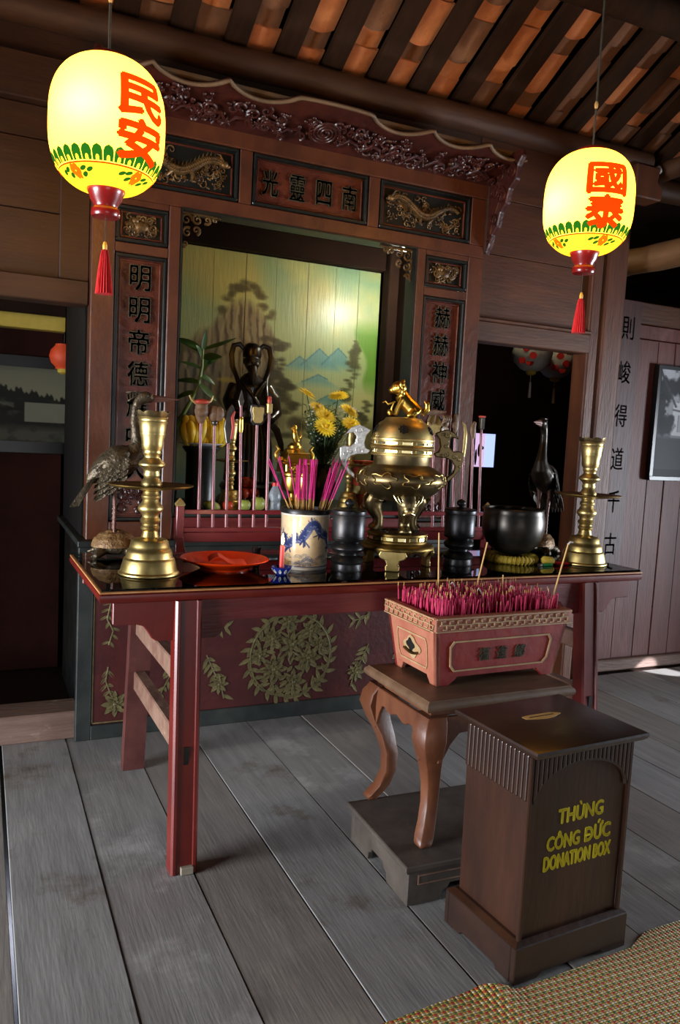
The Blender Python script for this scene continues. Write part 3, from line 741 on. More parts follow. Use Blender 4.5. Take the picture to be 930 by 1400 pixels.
wing = [(0., 2.62), (-.03, 2.66), (-.05, 2.72), (-.10, 2.76), (-.12, 2.83), (-.17, 2.87), (-.19, 2.94), (-.245, 2.98), (-.255, 3.05), (-.29, 3.09), (-.28, 3.13), (-.20, 3.135), (-.02, 3.03), (0., 3.0)]
for x in (.425, 2.628):
    wg = part('end_wing', MB().prism([(a, GZ(b)) for a, b in wing], 'x', GX(x), GX(x)+.034), M['carved'], gate, bev=.006)
    mb = MB()
    for cy_, cz_, r in ((-.06, 2.80, .035), (-.12, 2.92, .05), (-.20, 3.03, .05), (-.05, 2.95, .045), (-.10, 3.03, .04), (-.03, 2.70, .025)):
        p = spiral(cy_, GZ(cz_), r, 1., 1.4, 0, 18)
        mb.tube([(GX(x)-.004, a, c) for a, b, c in p], [.008-.0003*i for i in range(18)], 6)
    mb.tube([(GX(x)-.002, a, GZ(b)) for a, b in ((-.03, 2.70), (-.06, 2.80), (-.12, 2.92), (-.05, 2.95), (-.10, 3.03), (-.20, 3.03))], .006, 6)
    part('wing_carving', mb, M['carved'], wg, smooth=50)

# ---- alcove behind the opening with the painted landscape boards
def salc(name, m, *a, bev=0.): return struct(part(name, MB().box(*a), m, bev=bev))
salc('wall_alcove_left', M['shaded'], .455, .49, 3.992, 4.92, .99, 3.1)  # outer side wall near-black: its shade is put into the colour
salc('wall_alcove_right', M['dark'], 2.585, 2.62, 3.992, 4.92, .99, 3.1)
salc('wall_alcove_back', M['dark'], .49, 2.585, 4.86, 4.92, .99, 3.1)
salc('ceiling_alcove', M['dark'], .49, 2.585, 4.0, 4.86, 3.05, 3.1)
salc('floor_alcove', M['blackw'], .49, 2.585, 4.0, 4.86, .99, 1.115, bev=.004)
salc('trim_1', M['dark'], .62, 2.42, 4.70, 4.765, 2.638, 2.78, bev=.006)
salc('trim_2', M['dark'], 2.428, 2.50, 4.66, 4.76, 1.116, 3.049, bev=.006)
salc('trim_3', M['wall'], .5, 2.585, 4.30, 4.40, 2.86, 2.96, bev=.006)

cv = Canvas(420, 400, (156, 176, 124))
nz = cv.noise(90, 1); nz2 = cv.noise(30, 2, 5); ns = cv.noise(160, 5, 3)
v = cv.Y/cv.h; u = cv.X/cv.w
cv.mix(np.clip(1-v*3.2, 0, 1)*.8, (108, 148, 118)); cv.mix(np.clip((ns-.42)*4, 0, 1)*np.clip(1.2-v*2, 0, 1)*.75, (196, 178, 92))
cv.mix(np.clip((v-.40)*3, 0, 1), (190, 194, 142)); cv.mix(np.clip((nz-.5)*4, 0, 1)*.5*np.clip(1.3-v, 0, 1), (206, 190, 106))
cv.mix(np.clip((v-.74)*5, 0, 1)*.85, (150, 182, 188)); cv.mix(np.clip((nz2-.5)*4, 0, 1)*np.clip((v-.72)*5, 0, 1)*.6, (150, 180, 190))  # pale blue foot: daylight reflected in the varnish, put into the colour
# tall karst rock on the left, with foliage crown
rock = np.clip((.45-np.abs(u-.30)-.12*(nz-.5))/.10, 0, 1)*0
hh = .34+.55*((u-.34)/.24)**2
for cx, wd, top in ((.36, .15, .17), (.22, .13, .30), (.10, .11, .36), (.47, .09, .38)):
    e = top+.9*np.abs(u-cx)**2/wd + .03*(nz2-.5)
    m_ = np.clip((v-e)/.05, 0, 1)*np.clip((wd*1.15-np.abs(u-cx)+.05*(nz-.5))/.05, 0, 1)*np.clip((.80-v)/.12, 0, 1)
    cv.mix(m_*.9, (118, 108, 84)); 
    streak = cv.noise(14, 9, 2); cv.mix(m_*np.clip((np.sin(u*170+nz2*9)*.5+.5)-.45, 0, 1)*1.6, (56, 52, 40))
    cv.mix(m_*np.clip((np.sin(u*120+nz*12)*.5+.5)-.62, 0, 1)*1.4, (160, 152, 112))
rgp = random.Random(5)
def tree(cx, cy, s, c=(48, 50, 30)):
    for k in range(7):
        x = cx+rgp.uniform(-1, 1)*s*.5; y = cy+(k/6-.5)*s*1.6
        cv.blob(x, y, s*rgp.uniform(.5, .8), s*.24, c, .85, .6, nz2, .7)
for k in range(26):
    t = k/25; x = 110+95*t; y = 92-42*math.sin(PI*min(1, t*1.1))+rgp.uniform(-6, 6)
    cv.blob(x, y, rgp.uniform(9, 17), rgp.uniform(6, 11), (62, 66, 34), .8, .6, nz2, .7)
for k in range(12): cv.blob(205+rgp.uniform(-14, 26), 138+rgp.uniform(-9, 9), 13, 6, (52, 56, 32), .8, .6, nz2, .7)
for x, y, s in ((226, 186, 26), (238, 230, 26), (205, 215, 20), (210, 176, 14)): tree(x, y, s)
for k in range(12): cv.blob(30+rgp.uniform(-18, 60), 150+rgp.uniform(-10, 14), 13, 8, (74, 76, 42), .6, .6, nz2, .7)
cv.blob(205, 290, 80, 8, (58, 60, 40), .85, .6, nz2, .5); cv.blob(262, 268, 30, 14, (62, 62, 40), .8, .6, nz2, .6)
cv.blob(120, 275, 40, 16, (80, 82, 44), .7, .6, nz2, .6)
cv.blob(215, 255, 46, 40, (116, 112, 80), .5, .8, nz2, .4)
# blue far mountains
for cx, cy, wd, ht in ((262, 176, 30, 22), (300, 172, 44, 34), (338, 168, 40, 34), (300, 200, 40, 18), (322, 232, 30, 16), (345, 228, 22, 12)):
    cv.mix(np.clip((ht-np.abs(cv.X-cx)*ht/wd-(cy-cv.Y)-ht*.0)/4, 0, 1)*np.clip((cy+8-cv.Y)/14, 0, 1)*.85, (96, 152, 156))
    cv.stroke([(cx-wd*.8, cy-2), (cx, cy-ht+2), (cx+wd*.5, cy-ht*.5)], 1.2, (64, 120, 136), .8)
# right hand pines, green hill
for x, y, s in ((370, 150, 18), (372, 178, 22), (366, 205, 20), (376, 130, 12)): tree(x, y, s, (66, 70, 34))
cv.mix(np.clip((cv.X-388+8*np.sin(cv.Y/14)-.25*(cv.Y-160))/8, 0, 1)*np.clip((cv.Y-80)/30, 0, 1)*np.clip((215-cv.Y)/30, 0, 1)*.9, (88, 140, 42))
for x, y, s in ((398, 240, 20), (392, 262, 18), (386, 290, 16)): tree(x, y, s, (60, 62, 34))
cv.mix(np.clip((cv.X-372-(330-cv.Y)*.16)/10, 0, 1)*np.clip((cv.Y-250)/20, 0, 1)*.8, (104, 96, 56))
for cx, cy, wd, ht in ((340, 282, 36, 34),): cv.stroke([(cx-wd, cy), (cx-6, cy-ht), (cx+8, cy-ht*.6), (cx+wd, cy+6)], 2.5, (120, 150, 60), .8)
cv.blob(168, 210, 14, 10, (196, 176, 40), .8, .5, nz2, .5); cv.blob(120, 205, 20, 6, (190, 170, 60), .6, .5, nz2, .5)
cv.blob(250, 330, 26, 9, (160, 158, 80), .6, .5, nz2, .5)
ptm = vcol_mat('painted_landscape', rough=.42, bump=.35, bscale=9, stretch=(7, 1, .8), coat=.35, coatr=.28)
pan = thing('painted_screen', 'painted mountain landscape on upright varnished boards at the back of the alcove', 'painting', (1.545, 4.80, 1.116))
edges = [.62, .90, 1.09, 1.285, 1.49, 1.69, 1.905, 2.10, 2.265, 2.424]
xl, xr = .95, 2.424
for i, (a, b) in enumerate(zip(edges[:-1], edges[1:])):
    u0, u1 = max(0, (a-xl)/(xr-xl)), max(.02, (b-xl)/(xr-xl))
    painted_rect('painted_board', cv, u0, u1, a+.0015-1.545, b-.0015-1.545, 0, 1.52, -.022+.002*(i % 2), .02, ptm, pan, max(8, int((b-a)/.0045)), 300)

# ================================================================== ALTAR TABLE
TX, TY, TW, TD = 1.5725, 3.052, 2.43, .80
table = thing('altar_table', 'long red lacquered altar table with splayed moulded legs and glass-covered top', 'table', (TX, TY, 0), R(1.0))
hx, hy = TW/2, TD/2
mb = MB(); prof = [(-.012, .952), (-.002, .949), (.006, .955), (.010, .966), (.008, .977), (.0, .982)]
def ring_profile(mb, prof, hx, hy):
    vs = []; fs = []; n = len(prof)
    for o, z in prof:
        for sx, sy in ((-1, -1), (1, -1), (1, 1), (-1, 1)): vs.append((sx*(hx+o), sy*(hy+o), z))
    for i in range(n-1):
        for k in range(4): k2 = (k+1) % 4; fs.append((i*4+k, i*4+k2, (i+1)*4+k2, (i+1)*4+k))
    fs.append((3, 2, 1, 0)); fs.append(tuple((n-1)*4+k for k in range(4))); return mb.add(vs, fs)
part('table_top', ring_profile(MB(), prof, hx-.006, hy-.006), M['lac'], table, smooth=40)
part('top_edge_strip', ring_profile(MB(), [(-.002, .982), (.002, .983), (.002, .9885), (-.002, .9895)], hx, hy), M['lacedge'], table)
part('inlaid_top', MB().box(-hx+.012, hx-.012, -hy+.012, hy-.012, .9896, .9906), M['ttop'], table)
gm = bpy.data.materials.new('glass_sheet'); gm.use_nodes = True
_n = gm.node_tree.nodes; _l = gm.node_tree.links
_g = _n.new('ShaderNodeBsdfGlossy'); _g.inputs['Roughness'].default_value = .02; _t = _n.new('ShaderNodeBsdfTransparent'); _t.inputs[0].default_value = (.86, .9, .88, 1)
_fr = _n.new('ShaderNodeFresnel'); _fr.inputs[0].default_value = 1.5; _mx = _n.new('ShaderNodeMixShader')
_l.new(_fr.outputs[0], _mx.inputs[0]); _l.new(_t.outputs[0], _mx.inputs[1]); _l.new(_g.outputs[0], _mx.inputs[2]); _l.new(_mx.outputs[0], _n['Material Output'].inputs[0])
part('glass_sheet', MB().box(-hx+.004, hx-.004, -hy+.004, hy-.004, .9912, .998), gm, table)
def apron_poly(x0, x1, lf, rf):
    """board outline (x,z); lf/rf: ogee drop at that end beside a leg"""
    def og(x, s):  # from leg outward
        return [(x, .806), (x+s*.06, .806), (x+s*.078, .818), (x+s*.092, .842), (x+s*.108, .862), (x+s*.13, .868)]
    p = [(x0, .948)]
    p += og(x0, 1) if lf else [(x0, .872), (x0+.012, .868)]
    p += list(reversed(og(x1, -1))) if rf else [(x1-.012, .868), (x1, .872)]
    p += [(x1, .948)]
    return p
LX = .915      # leg centre offset from table centre
for sy in (-1, 1):
    y0, y1 = (sy*(hy-.035)-.012, sy*(hy-.035)+.012)
    for x0, x1, lf, rf in ((-hx+.045, -LX-.045, False, True), (-LX+.045, LX-.045, True, True), (LX+.045, hx-.045, True, False)):
        part('apron', MB().prism(apron_poly(x0, x1, lf, rf), 'y', y0, y1), M['lacp'] if (sy < 0 and lf and rf) else M['lac'], table, bev=.003)
def leg_mb(sx, sy):
    """splayed leg; moulded front face: two raised beads and a middle panel"""
    mb = MB(); top = .948; xs_ = sx*LX
    yt, yb = sy*(hy-.035), sy*(hy+.048)
    xb = xs_+sx*.010
    outline = [(-.047, .0), (-.047, -.028), (-.040, -.036), (-.031, -.036), (-.028, -.030), (.028, -.030), (.031, -.036), (.040, -.036), (.047, -.028), (.047, .030), (-.047, .030)]
    vs = []
    for z, cx, cy_ in ((.0, xb, yb), (top, xs_, yt)):
        for a, b in outline: vs.append((cx+a, cy_+b*(1 if sy < 0 else -1), z))
    n = len(outline); fs = [tuple(range(n)), tuple(range(n, 2*n))]+[(i, (i+1) % n, n+(i+1) % n, n+i) for i in range(n)]
    return mb.add(vs, fs)
for sx in (-1, 1):
    for sy in (-1, 1):
        lg = part('leg', leg_mb(sx, sy), M['lac'] if sy < 0 else M['tawny'], table, bev=.0)
        if sy < 0:
            yq = -(hy+.048)+.083*.42-.031
            part('mortise', MB().box(sx*(LX+.006)-.009, sx*(LX+.006)+.009, yq-.0008, yq+.004, .365, .44), M['black'], lg)
    for z0, z1 in ((.635, .712), (.385, .468)):
        part('side_stretcher', MB().box(sx*(LX+.004)-.024, sx*(LX+.004)+.024, -hy+.02, hy-.02, z0, z1), M['dusty'], table, bev=.005)
blk = tag(part('wood_block', MB().box(-.022, .022, -.014, .014, 0, .026), M['block'], loc=(.665, 2.556, 0), bev=.002), 'small pale wood block on the floor before the front left leg of the altar table', 'block')

# ================================================================== PLINTH, STOOL, INCENSE BOX
pl = thing('wooden_plinth', 'low dark wooden plinth with cut-out feet on the floor under the curved stool', 'plinth', (1.285, 2.106, 0), R(-1.5))
pw, pd = .68, .485
part('top_board', ring_profile(MB(), [(-.012, .112), (-.004, .118), (.0, .126), (.004, .13), (.004, .143), (.0, .146)], pw/2, pd/2).xf(Matrix.Translation((pw/2, pd/2, 0))), M['plinth'], pl, bev=.0)
def foot_board(L): 
    return [(0, 0), (.13, 0), (.135, .03), (.155, .038), (.165, .055), (L-.165, .055), (L-.155, .038), (L-.135, .03), (L-.13, 0), (L, 0), (L, .118), (0, .118)]
for y in (.012, pd-.034): part('side_board', MB().prism([(a+.012, b) for a, b in foot_board(pw-.024)], 'y', y, y+.022), M['plinth'], pl, bev=.003)
for x in (.012, pw-.034): part('side_board', MB().prism([(a+.034, b) for a, b in foot_board(pd-.068)], 'x', x, x+.022), M['plinth'], pl, bev=.003)
mbk = rects_frame(MB(), .05, pw-.05, .07, .104, .004, .010, .013); part('carved_line', mbk, M['dusty'], pl)

st = thing('curved_leg_stool', 'brown wooden stool with curved cabriole legs carrying the red incense box', 'stool', (1.368, 2.172, .146), R(1.0))
sw, sd = .63, .455
part('seat_board', ring_profile(MB(), [(-.02, .486), (-.004, .488), (.004, .496), (.006, .506), (.002, .516), (-.006, .522), (-.008, .526)], sw/2, sd/2).xf(Matrix.Translation((sw/2, sd/2, 0))), M['stoolt'], st, smooth=35)
part('waist', MB().box(.035, sw-.035, .035, sd-.035, .462, .486), M['stool'], st)
legp = [(.052, .466, .052), (.036, .43, .060), (.030, .385, .062), (.042, .33, .052), (.064, .27, .042), (.080, .20, .036), (.080, .13, .033), (.064, .07, .034), (.044, .03, .036), (.034, .012, .034), (.036, .0, .026)]
for ix in (0, 1):
    for iy in (0, 1):
        pts = []; rad = []
        for d, z, r in legp:
            pts.append(((d if ix == 0 else sw-d), (d if iy == 0 else sd-d), z)); rad.append(r)
        m_ = MB(); vs = []; fs = []
        for (x, y, z), r in zip(pts, rad):
            q = r*.72
            vs += [(x-q, y-q, z), (x+q, y-q, z), (x+q, y+q, z), (x-q, y+q, z)]
        for i in range(len(pts)-1):
            for k in range(4): k2 = (k+1) % 4; fs.append((i*4+k, i*4+k2, i*4+4+k2, i*4+4+k))
        fs += [(0, 1, 2, 3), tuple(len(vs)-4+k for k in range(4))]
        m_.add(vs, fs); part('leg', m_, M['stool'], st, smooth=45, bev=.004)
def stool_apron(L):
    p = [(.06, .462), (.06, .30)]
    for i in range(15):
        t = i/14; x = .075+(L-.15)*t; e = min(t, 1-t)*2
        z = .30+.10*min(1, e/.28)**.7+(.012*math.sin(e*7) if e > .3 else 0)
        p.append((x, min(.405, z)))
    return p+[(L-.06, .30), (L-.06, .462)]
part('apron', MB().prism(stool_apron(sw), 'y', .012, .03), M['stool'], st, bev=.003)
part('apron', MB().prism(stool_apron(sw), 'y', sd-.03, sd-.012), M['stool'], st, bev=.003)
part('apron', MB().prism(stool_apron(sd), 'x', .012, .03), M['stool'], st, bev=.003)
part('apron', MB().prism(stool_apron(sd), 'x', sw-.03, sw-.012), M['stool'], st, bev=.003)

ib = thing('incense_box', 'red tapered incense box with key-pattern rim and gilt characters on the stool', 'incense box', (1.745, 2.462, .672), R(2.0))
bw0, bw1, bd0, bd1, H1 = .268, .300, .142, .165, .205      # half sizes bottom/top, height of body
def face_pt(side, s, t, off=0.):
    """side 'f','b','l','r'; s in -1..1 across, t height in metres, off outward"""
    k = t/H1; w_ = bw0+(bw1-bw0)*k; d_ = bd0+(bd1-bd0)*k
    if side == 'f': return (s*w_, -d_-off, t)
    if side == 'b': return (-s*w_, d_+off, t)
    if side == 'l': return (-w_-off, -s*d_, t)
    return (w_+off, s*d_, t)
def plate(side, poly, o0, o1):
    n = len(poly); m_ = MB()
    vs = [face_pt(side, a, b, o1) for a, b in poly]+[face_pt(side, a, b, o0) for a, b in poly]
    return m_.add(vs, [tuple(range(n)), tuple(reversed(range(n, 2*n)))]+[(i, n+i, n+(i+1) % n, (i+1) % n) for i in range(n)])
def footed(a):    # outline with bracket feet, a = foot fraction
    return [(-1, 0), (-1+a, 0), (-1+a+.05, .012), (-1+a+.09, .018), (-1+a+.13, .030), (1-a-.13, .030), (1-a-.09, .018), (1-a-.05, .012), (1-a, 0), (1, 0), (1, H1), (-1, H1)]
for sd_ in 'fblr':
    w_ = part('side_wall', plate(sd_, footed(.2 if sd_ in 'fb' else .3), -.018, 0), M['boxred'] if sd_ in 'fb' else M['boxdust'], ib, bev=.002)
    def rr(x0, x1, z0, z1, c):
        return [(x0+c, z0), (x1-c, z0), (x1, z0+c*.35), (x1, z1-c*.35), (x1-c, z1), (x0+c, z1), (x0, z1-c*.35), (x0, z0+c*.35)]
    x_ = .80 if sd_ in 'fb' else .66
    out = rr(-x_, x_, .052, .168, .06); inn = rr(-x_+.022, x_-.022, .058, .162, .055); n = 8
    m_ = MB(); vs = [face_pt(sd_, a, b, .004) for a, b in out]+[face_pt(sd_, a, b, .004) for a, b in inn]+[face_pt(sd_, a, b, 0) for a, b in out]+[face_pt(sd_, a, b, 0) for a, b in inn]
    fs = []
    for i in range(n):
        j = (i+1) % n; fs += [(i, j, n+j, n+i), (i, 2*n+i, 2*n+j, j), (n+i, n+j, 3*n+j, 3*n+i)]
    m_.add(vs, fs); part('gilt_border', m_, M['boxgilt'], w_)
    if sd_ == 'f':
        for i, c in enumerate('福進鄉'):
            g = glyph(MB(), c, -.078+.082*i, 0, .046, .048, 0, .005, .02)
            g.v = [face_pt('f', x/.284, .11+z, -y+.003) for x, y, z in g.v]
            part('character', g, M['glyph'], w_)
    if sd_ == 'l':   # cloud-shaped opening with a small handle
        op = [(.34*math.cos(a)*(1+.18*math.cos(4*a)), .112+.038*math.sin(a)*(1+.18*math.cos(4*a))) for a in [2*PI*k/24 for k in range(24)]]
        part('cloud_panel', plate('l', op, 0, .005), M['boxgilt'], w_)
        op2 = [(a*.5-.05, .112+(b-.112)*.62+.006) for a, b in op]
        part('handle_hole', plate('l', op2, .0, .0055), M['slotd'], w_)
        part('handle', MB().tube([face_pt('l', -.3+.6*t/8, .100-.01*math.sin(PI*t/8), .012) for t in range(9)], .005, 6), M['brassd'], w_, smooth=50)
rw, rd = .312, .178
rim = MB()
for (a, b, c, d) in ((-rw, rw, -rd, -rd+.03), (-rw, rw, rd-.03, rd), (-rw, -rw+.03, -rd+.03, rd-.03), (rw-.03, rw, -rd+.03, rd-.03)): rim.box(a, b, c, d, H1, H1+.054)
rimo = part('rim', rim, M['boxdust'], ib, bev=.004)
def key(mb, L, fx):     # meander built from raised bars, fx maps (s, z, outward) to a point
    u = .0345; n = int(L/u); s0 = -n*u/2; bar = .0042
    def bar_(a0, a1, z0, z1):
        vs = [fx(a, z, o) for o in (.0, .0035) for a, z in ((a0, z0), (a1, z0), (a1, z1), (a0, z1))]
        mb.add(vs, [(0, 3, 2, 1), (4, 5, 6, 7), (0, 1, 5, 4), (1, 2, 6, 5), (2, 3, 7, 6), (3, 0, 4, 7)])
    z = H1+.008
    for i in range(n):
        a = s0+i*u; up = i % 2
        bar_(a, a+u, z+(.016 if up else .018), z+(.016 if up else .018)+bar)
        bar_(a+.004, a+u*.62, z+.032, z+.036); bar_(a+u*.38, a+u-.004, z+.002, z+.006)
        bar_(a+.004, a+.004+bar, z+.020, z+.036); bar_(a+u-.004-bar, a+u-.004, z+.002, z+.018)
    bar_(-L/2, L/2, z-.006, z-.002); bar_(-L/2, L/2, z+.040, z+.044)
km = MB(); key(km, 2*rw-.01, lambda s, z, o: (s, -rd-o, z)); part('key_pattern', km, M['boxgilt'], rimo)
km = MB(); key(km, 2*rd-.01, lambda s, z, o: (-rw-o, -s, z)); part('key_pattern', km, M['boxgilt'], rimo)
part('sand_bed', MB().box(-rw+.028, rw-.028, -rd+.028, rd-.028, .16, H1+.020), M['sand'], ib)
# incense stubs: the 300 at the front singly, the rest behind them as one mass
ibm = ib.matrix_basis.copy()
def stub(mb, x, y, z, h, dx, dy, r=.0021):
    mb.tube([(x, y, z), (x+dx*.5, y+dy*.5, z+h*.5), (x+dx, y+dy, z+h)], [r, r, r*.8], 4); return mb
rs = random.Random(17); spots = []
while len(spots) < 1150:
    x, y = rs.uniform(-rw+.036, rw-.036), rs.uniform(-rd+.036, rd-.036)
    spots.append((y, x))
spots.sort()
zb = H1+.018
protos = []
for k in range(8):
    m_ = MB(); hh_ = rs.uniform(.062, .100); stub(m_, 0, 0, 0, hh_, rs.uniform(-.008, .008), rs.uniform(-.008, .008))
    m_.cur = 1
    top = m_.v[-4:]; cx = sum(p[0] for p in top)/4; cy_ = sum(p[1] for p in top)/4
    if k % 4 == 0: m_.tube([(cx, cy_, hh_), (cx+.001, cy_, hh_+.012)], [.0014, .0010], 4)
    protos.append(mesh_of('incense_stub', m_, [M['pinkd'], M['stick']]))
for y, x in spots[:300]:
    o = link('incense_stub', protos[rs.randrange(8)]); p = ibm @ Vector((x, y, zb-.004)); o.location = p
    o.rotation_euler = (rs.uniform(-.12, .12), rs.uniform(-.12, .12), rs.uniform(0, 6.28))
    tag(o, 'short pink burnt incense stub standing in the front half of the red box', 'incense stub', 'pink incense stubs at the front of the red box')
mass = MB()
for y, x in spots[300:]:
    mass.cur = 0; h_ = rs.uniform(.062, .102); dx, dy = rs.uniform(-.010, .010), rs.uniform(-.010, .010); stub(mass, x, y, zb-.004, h_, dx, dy)
    if rs.random() < .14: mass.cur = 1; mass.tube([(x+dx, y+dy, zb+h_-.006), (x+dx, y+dy, zb+h_+.010)], [.0015, .001], 4)
ms = part('incense_stubs', mass, [M['pinkd'], M['stick']]); ms.matrix_basis = ibm
tag(ms, 'dense pink mass of burnt incense stubs filling the back of the red box', 'incense'); ms['kind'] = 'stuff'
def long_stick(b, t, label, bent=False):
    b, t = Vector(b), Vector(t); m_ = MB(); d = t-b; m_.tube([(0, 0, 0), d*.5, d], [.0032, .0032, .0030], 6)
    if bent: m_.cur = 1; m_.tube([d, d+Vector((.010, 0, .010)), d+Vector((.024, 0, .008))], [.0042, .004, .003], 6)
    tag(part('incense_stick', m_, [M['stick'], M['ash']], smooth=50, loc=b), label, 'incense stick', 'long incense sticks in the red box')
for (bx_, by_), (tx, tz), lab, bn in (((1.640, 2.58), (1.622, 1.19), 'long upright tan incense stick at the left of the red box', False),
        ((1.775, 2.55), (1.83, 1.155), 'long tan incense stick leaning right in the middle of the red box', False),
        ((2.005, 2.37), (2.08, 1.17), 'long tan incense stick with curled ash tip at the right of the red box', True),
        ((1.93, 2.56), (1.925, 1.02), 'short tan incense stick between the middle and right long ones', False)):
    long_stick((bx_, by_, .89), (tx, by_, tz), lab, bn)
for x, y, k in ((1.70, 2.56, 0), (1.735, 2.43, 1), (1.90, 2.45, 2)):     # curled ash
    m_ = MB().tube([(0, 0, 0), (.004, 0, .02), (-.004, 0, .04), (-.016, 0, .052), (-.022, 0, .044)], [.003, .003, .003, .0026, .002], 6)
    tag(part('curled_ash', m_, M['ash'], smooth=50, loc=(x, y, .945)), ('pale curled ash leftmost among the pink incense stubs', 'pale curled ash nearest the front rim of the red box', 'pale curled ash right of the middle stick in the red box')[k], 'ash')

# ================================================================== DONATION BOX
db = thing('donation_box', 'dark brown wooden donation box with fluted band and yellow lettering on the floor', 'donation box', (1.397, 1.674, 0), R(3.6))
W, D = .452, .338
def base_board(L): return [(0, 0), (L*.20, 0), (L*.24, .014), (L*.76, .014), (L*.8, 0), (L, 0), (L, .112), (0, .112)]
part('base_front', MB().prism(base_board(W), 'y', 0, .02), M['dond'], db, bev=.003)
part('base_back', MB().prism(base_board(W), 'y', D-.02, D), M['dond'], db, bev=.003)
part('base_side', MB().prism([(a+.02, b) for a, b in base_board(D-.04)], 'x', 0, .02), M['dond'], db, bev=.003)
part('base_side', MB().prism([(a+.02, b) for a, b in base_board(D-.04)], 'x', W-.02, W), M['dond'], db, bev=.003)
part('base_moulding', MB().frus((.003, W-.003, .003, D-.003), (.022, W-.022, .018, D-.02), .112, .122), M['don'], db)
part('body', MB().frus((.034, W-.034, .026, D-.026), (.030, W-.030, .024, D-.024), .115, .674), M['don'], db)
ztop, cx, spring, apex, hw = .672, .226, .53, .632, .182
def arch(x):
    t = (x-cx)/hw
    return spring+(apex-spring)*math.sqrt(max(0, 1-t*t)) if abs(t) < 1 else spring
nf = 22; x0, x1 = .034, W-.034; fw = (x1-x0)/nf
for i in range(nf):      # reeds on the front above the arch
    a = x0+i*fw; b = a+fw; za, zb2 = arch(a), arch(b)
    part('reed', MB().prism([(a+.001, ztop), (a+.001, za), (b-.001, zb2), (b-.001, ztop)], 'y', .014, .027), M['don'], db, bev=.004, seg=2)
y0_, y1_ = .028, D-.028; nf2 = 15; fw = (y1_-y0_)/nf2
rm_ = mesh_of('reed', MB().box(0, .013, .001, fw-.001, .535, ztop), M['don'], bev=.0038, seg=2)
for i in range(nf2):
    link('reed', rm_, db, (.020, y0_+i*fw, 0)); link('reed', rm_, db, (W-.033, y0_+i*fw, 0))
part('corner_strip', MB().box(.020, .034, .014, .027, .118, ztop), M['don'], db, bev=.003)
part('corner_strip', MB().box(W-.034, W-.020, .014, .027, .118, ztop), M['don'], db, bev=.003)
arc = MB().tube([(cx-hw*math.cos(PI*i/30), .020, spring+(apex-spring)*math.sin(PI*i/30)) for i in range(31)], .006, 6); part('arch_bead', arc, M['dond'], db, smooth=50)
tp = part('lid', ring_profile(MB(), [(-.02, .672), (-.006, .675), (.0, .682), (.003, .690), (.001, .697), (-.008, .701)], .220, .188).xf(Matrix.Translation((.229, .170, 0))), M['dond'], db, smooth=35)
sl = [(.226+.075*math.cos(a)*(1+.08*math.cos(5*a)), .205+.021*math.sin(a)*(1+.16*math.sin(3*a))) for a in [2*PI*k/32 for k in range(32)]]
ws = part('worn_patch', MB().prism(sl, 'z', .7008, .7016), M['slot'], tp)
part('coin_slot', MB().prism([(.176, .203), (.276, .203), (.276, .208), (.176, .208)], 'z', .7012, .7020), M['slotd'], ws)
for t, x, z, w_, h_ in (('THÙNG', .240, .474, .180, .056), ('CÔNG', .177, .396, .128, .054), ('DỨC', .316, .399, .104, .060), ('DONATION BOX', .240, .331, .270, .043)):
    g = glyph(MB(), t, x, z, w_, h_, .0235, .004, .020 if len(t) < 9 else .030)
    if t == 'DỨC': g.box(.262, .283, .0216, .0255, .387, .393)
    part('lettering', g, M['yellow'], db)

# ================================================================== WOVEN MAT
mm = bpy.data.materials.new('woven_straw'); mm.use_nodes = True
N = mm.node_tree.nodes; L = mm.node_tree.links; pb = N['Principled BSDF']; pb.inputs['Roughness'].default_value = .6
tc = N.new('ShaderNodeTexCoord'); mp = N.new('ShaderNodeMapping'); mp.inputs['Scale'].default_value = (74, 138, 1); L.new(tc.outputs['Object'], mp.inputs[0])
def vm(op, a, b=None):
    n = N.new('ShaderNodeVectorMath'); n.operation = op; L.new(a, n.inputs[0])
    if b is not None:
        if isinstance(b, tuple): n.inputs[1].default_value = b
        else: L.new(b, n.inputs[1])
    return n.outputs[0]
fl = vm('FLOOR', mp.outputs[0]); fr = vm('FRACTION', mp.outputs[0])
sx = N.new('ShaderNodeSeparateXYZ'); L.new(fl, sx.inputs[0])
def ma(op, a, b=None, v=None):
    n = N.new('ShaderNodeMath'); n.operation = op; L.new(a, n.inputs[0])
    if b is not None: L.new(b, n.inputs[1])
    if v is not None: n.inputs[1].default_value = v
    return n.outputs[0]
s3 = ma('PINGPONG', ma('ADD', sx.outputs[0], sx.outputs[1]), v=1.0)
row = ma('MODULO', ma('ADD', sx.outputs[1], None, 4000.), v=6.0)
cr = N.new('ShaderNodeValToRGB'); cr.color_ramp.interpolation = 'CONSTANT'
e = cr.color_ramp.elements; e[0].color = (*lin((176, 52, 30)), 1); e[0].position = 0
for p_, c_ in ((.16, (70, 96, 40)), (.33, (196, 178, 140)), (.5, (180, 60, 32)), (.66, (92, 108, 44)), (.83, (202, 188, 156))):
    q = e.new(p_); q.color = (*lin(c_), 1)
e[-1].color = (*lin((202, 188, 156)), 1)
L.new(ma('DIVIDE', ma('ADD', row, None, .5), v=6.0), cr.inputs[0])
wn = N.new('ShaderNodeTexNoise'); wn.inputs['Scale'].default_value = 60; L.new(tc.outputs['Object'], wn.inputs[0])
c0 = N.new('ShaderNodeValToRGB'); c0.color_ramp.elements[0].color = (*lin((150, 112, 40)), 1); c0.color_ramp.elements[1].color = (*lin((190, 156, 70)), 1); L.new(wn.outputs[0], c0.inputs[0])
mx = N.new('ShaderNodeMix'); mx.data_type = 'RGBA'; L.new(s3, mx.inputs['Factor']); L.new(c0.outputs[0], mx.inputs['A']); L.new(cr.outputs[0], mx.inputs['B']); L.new(mx.outputs['Result'], pb.inputs['Base Color'])
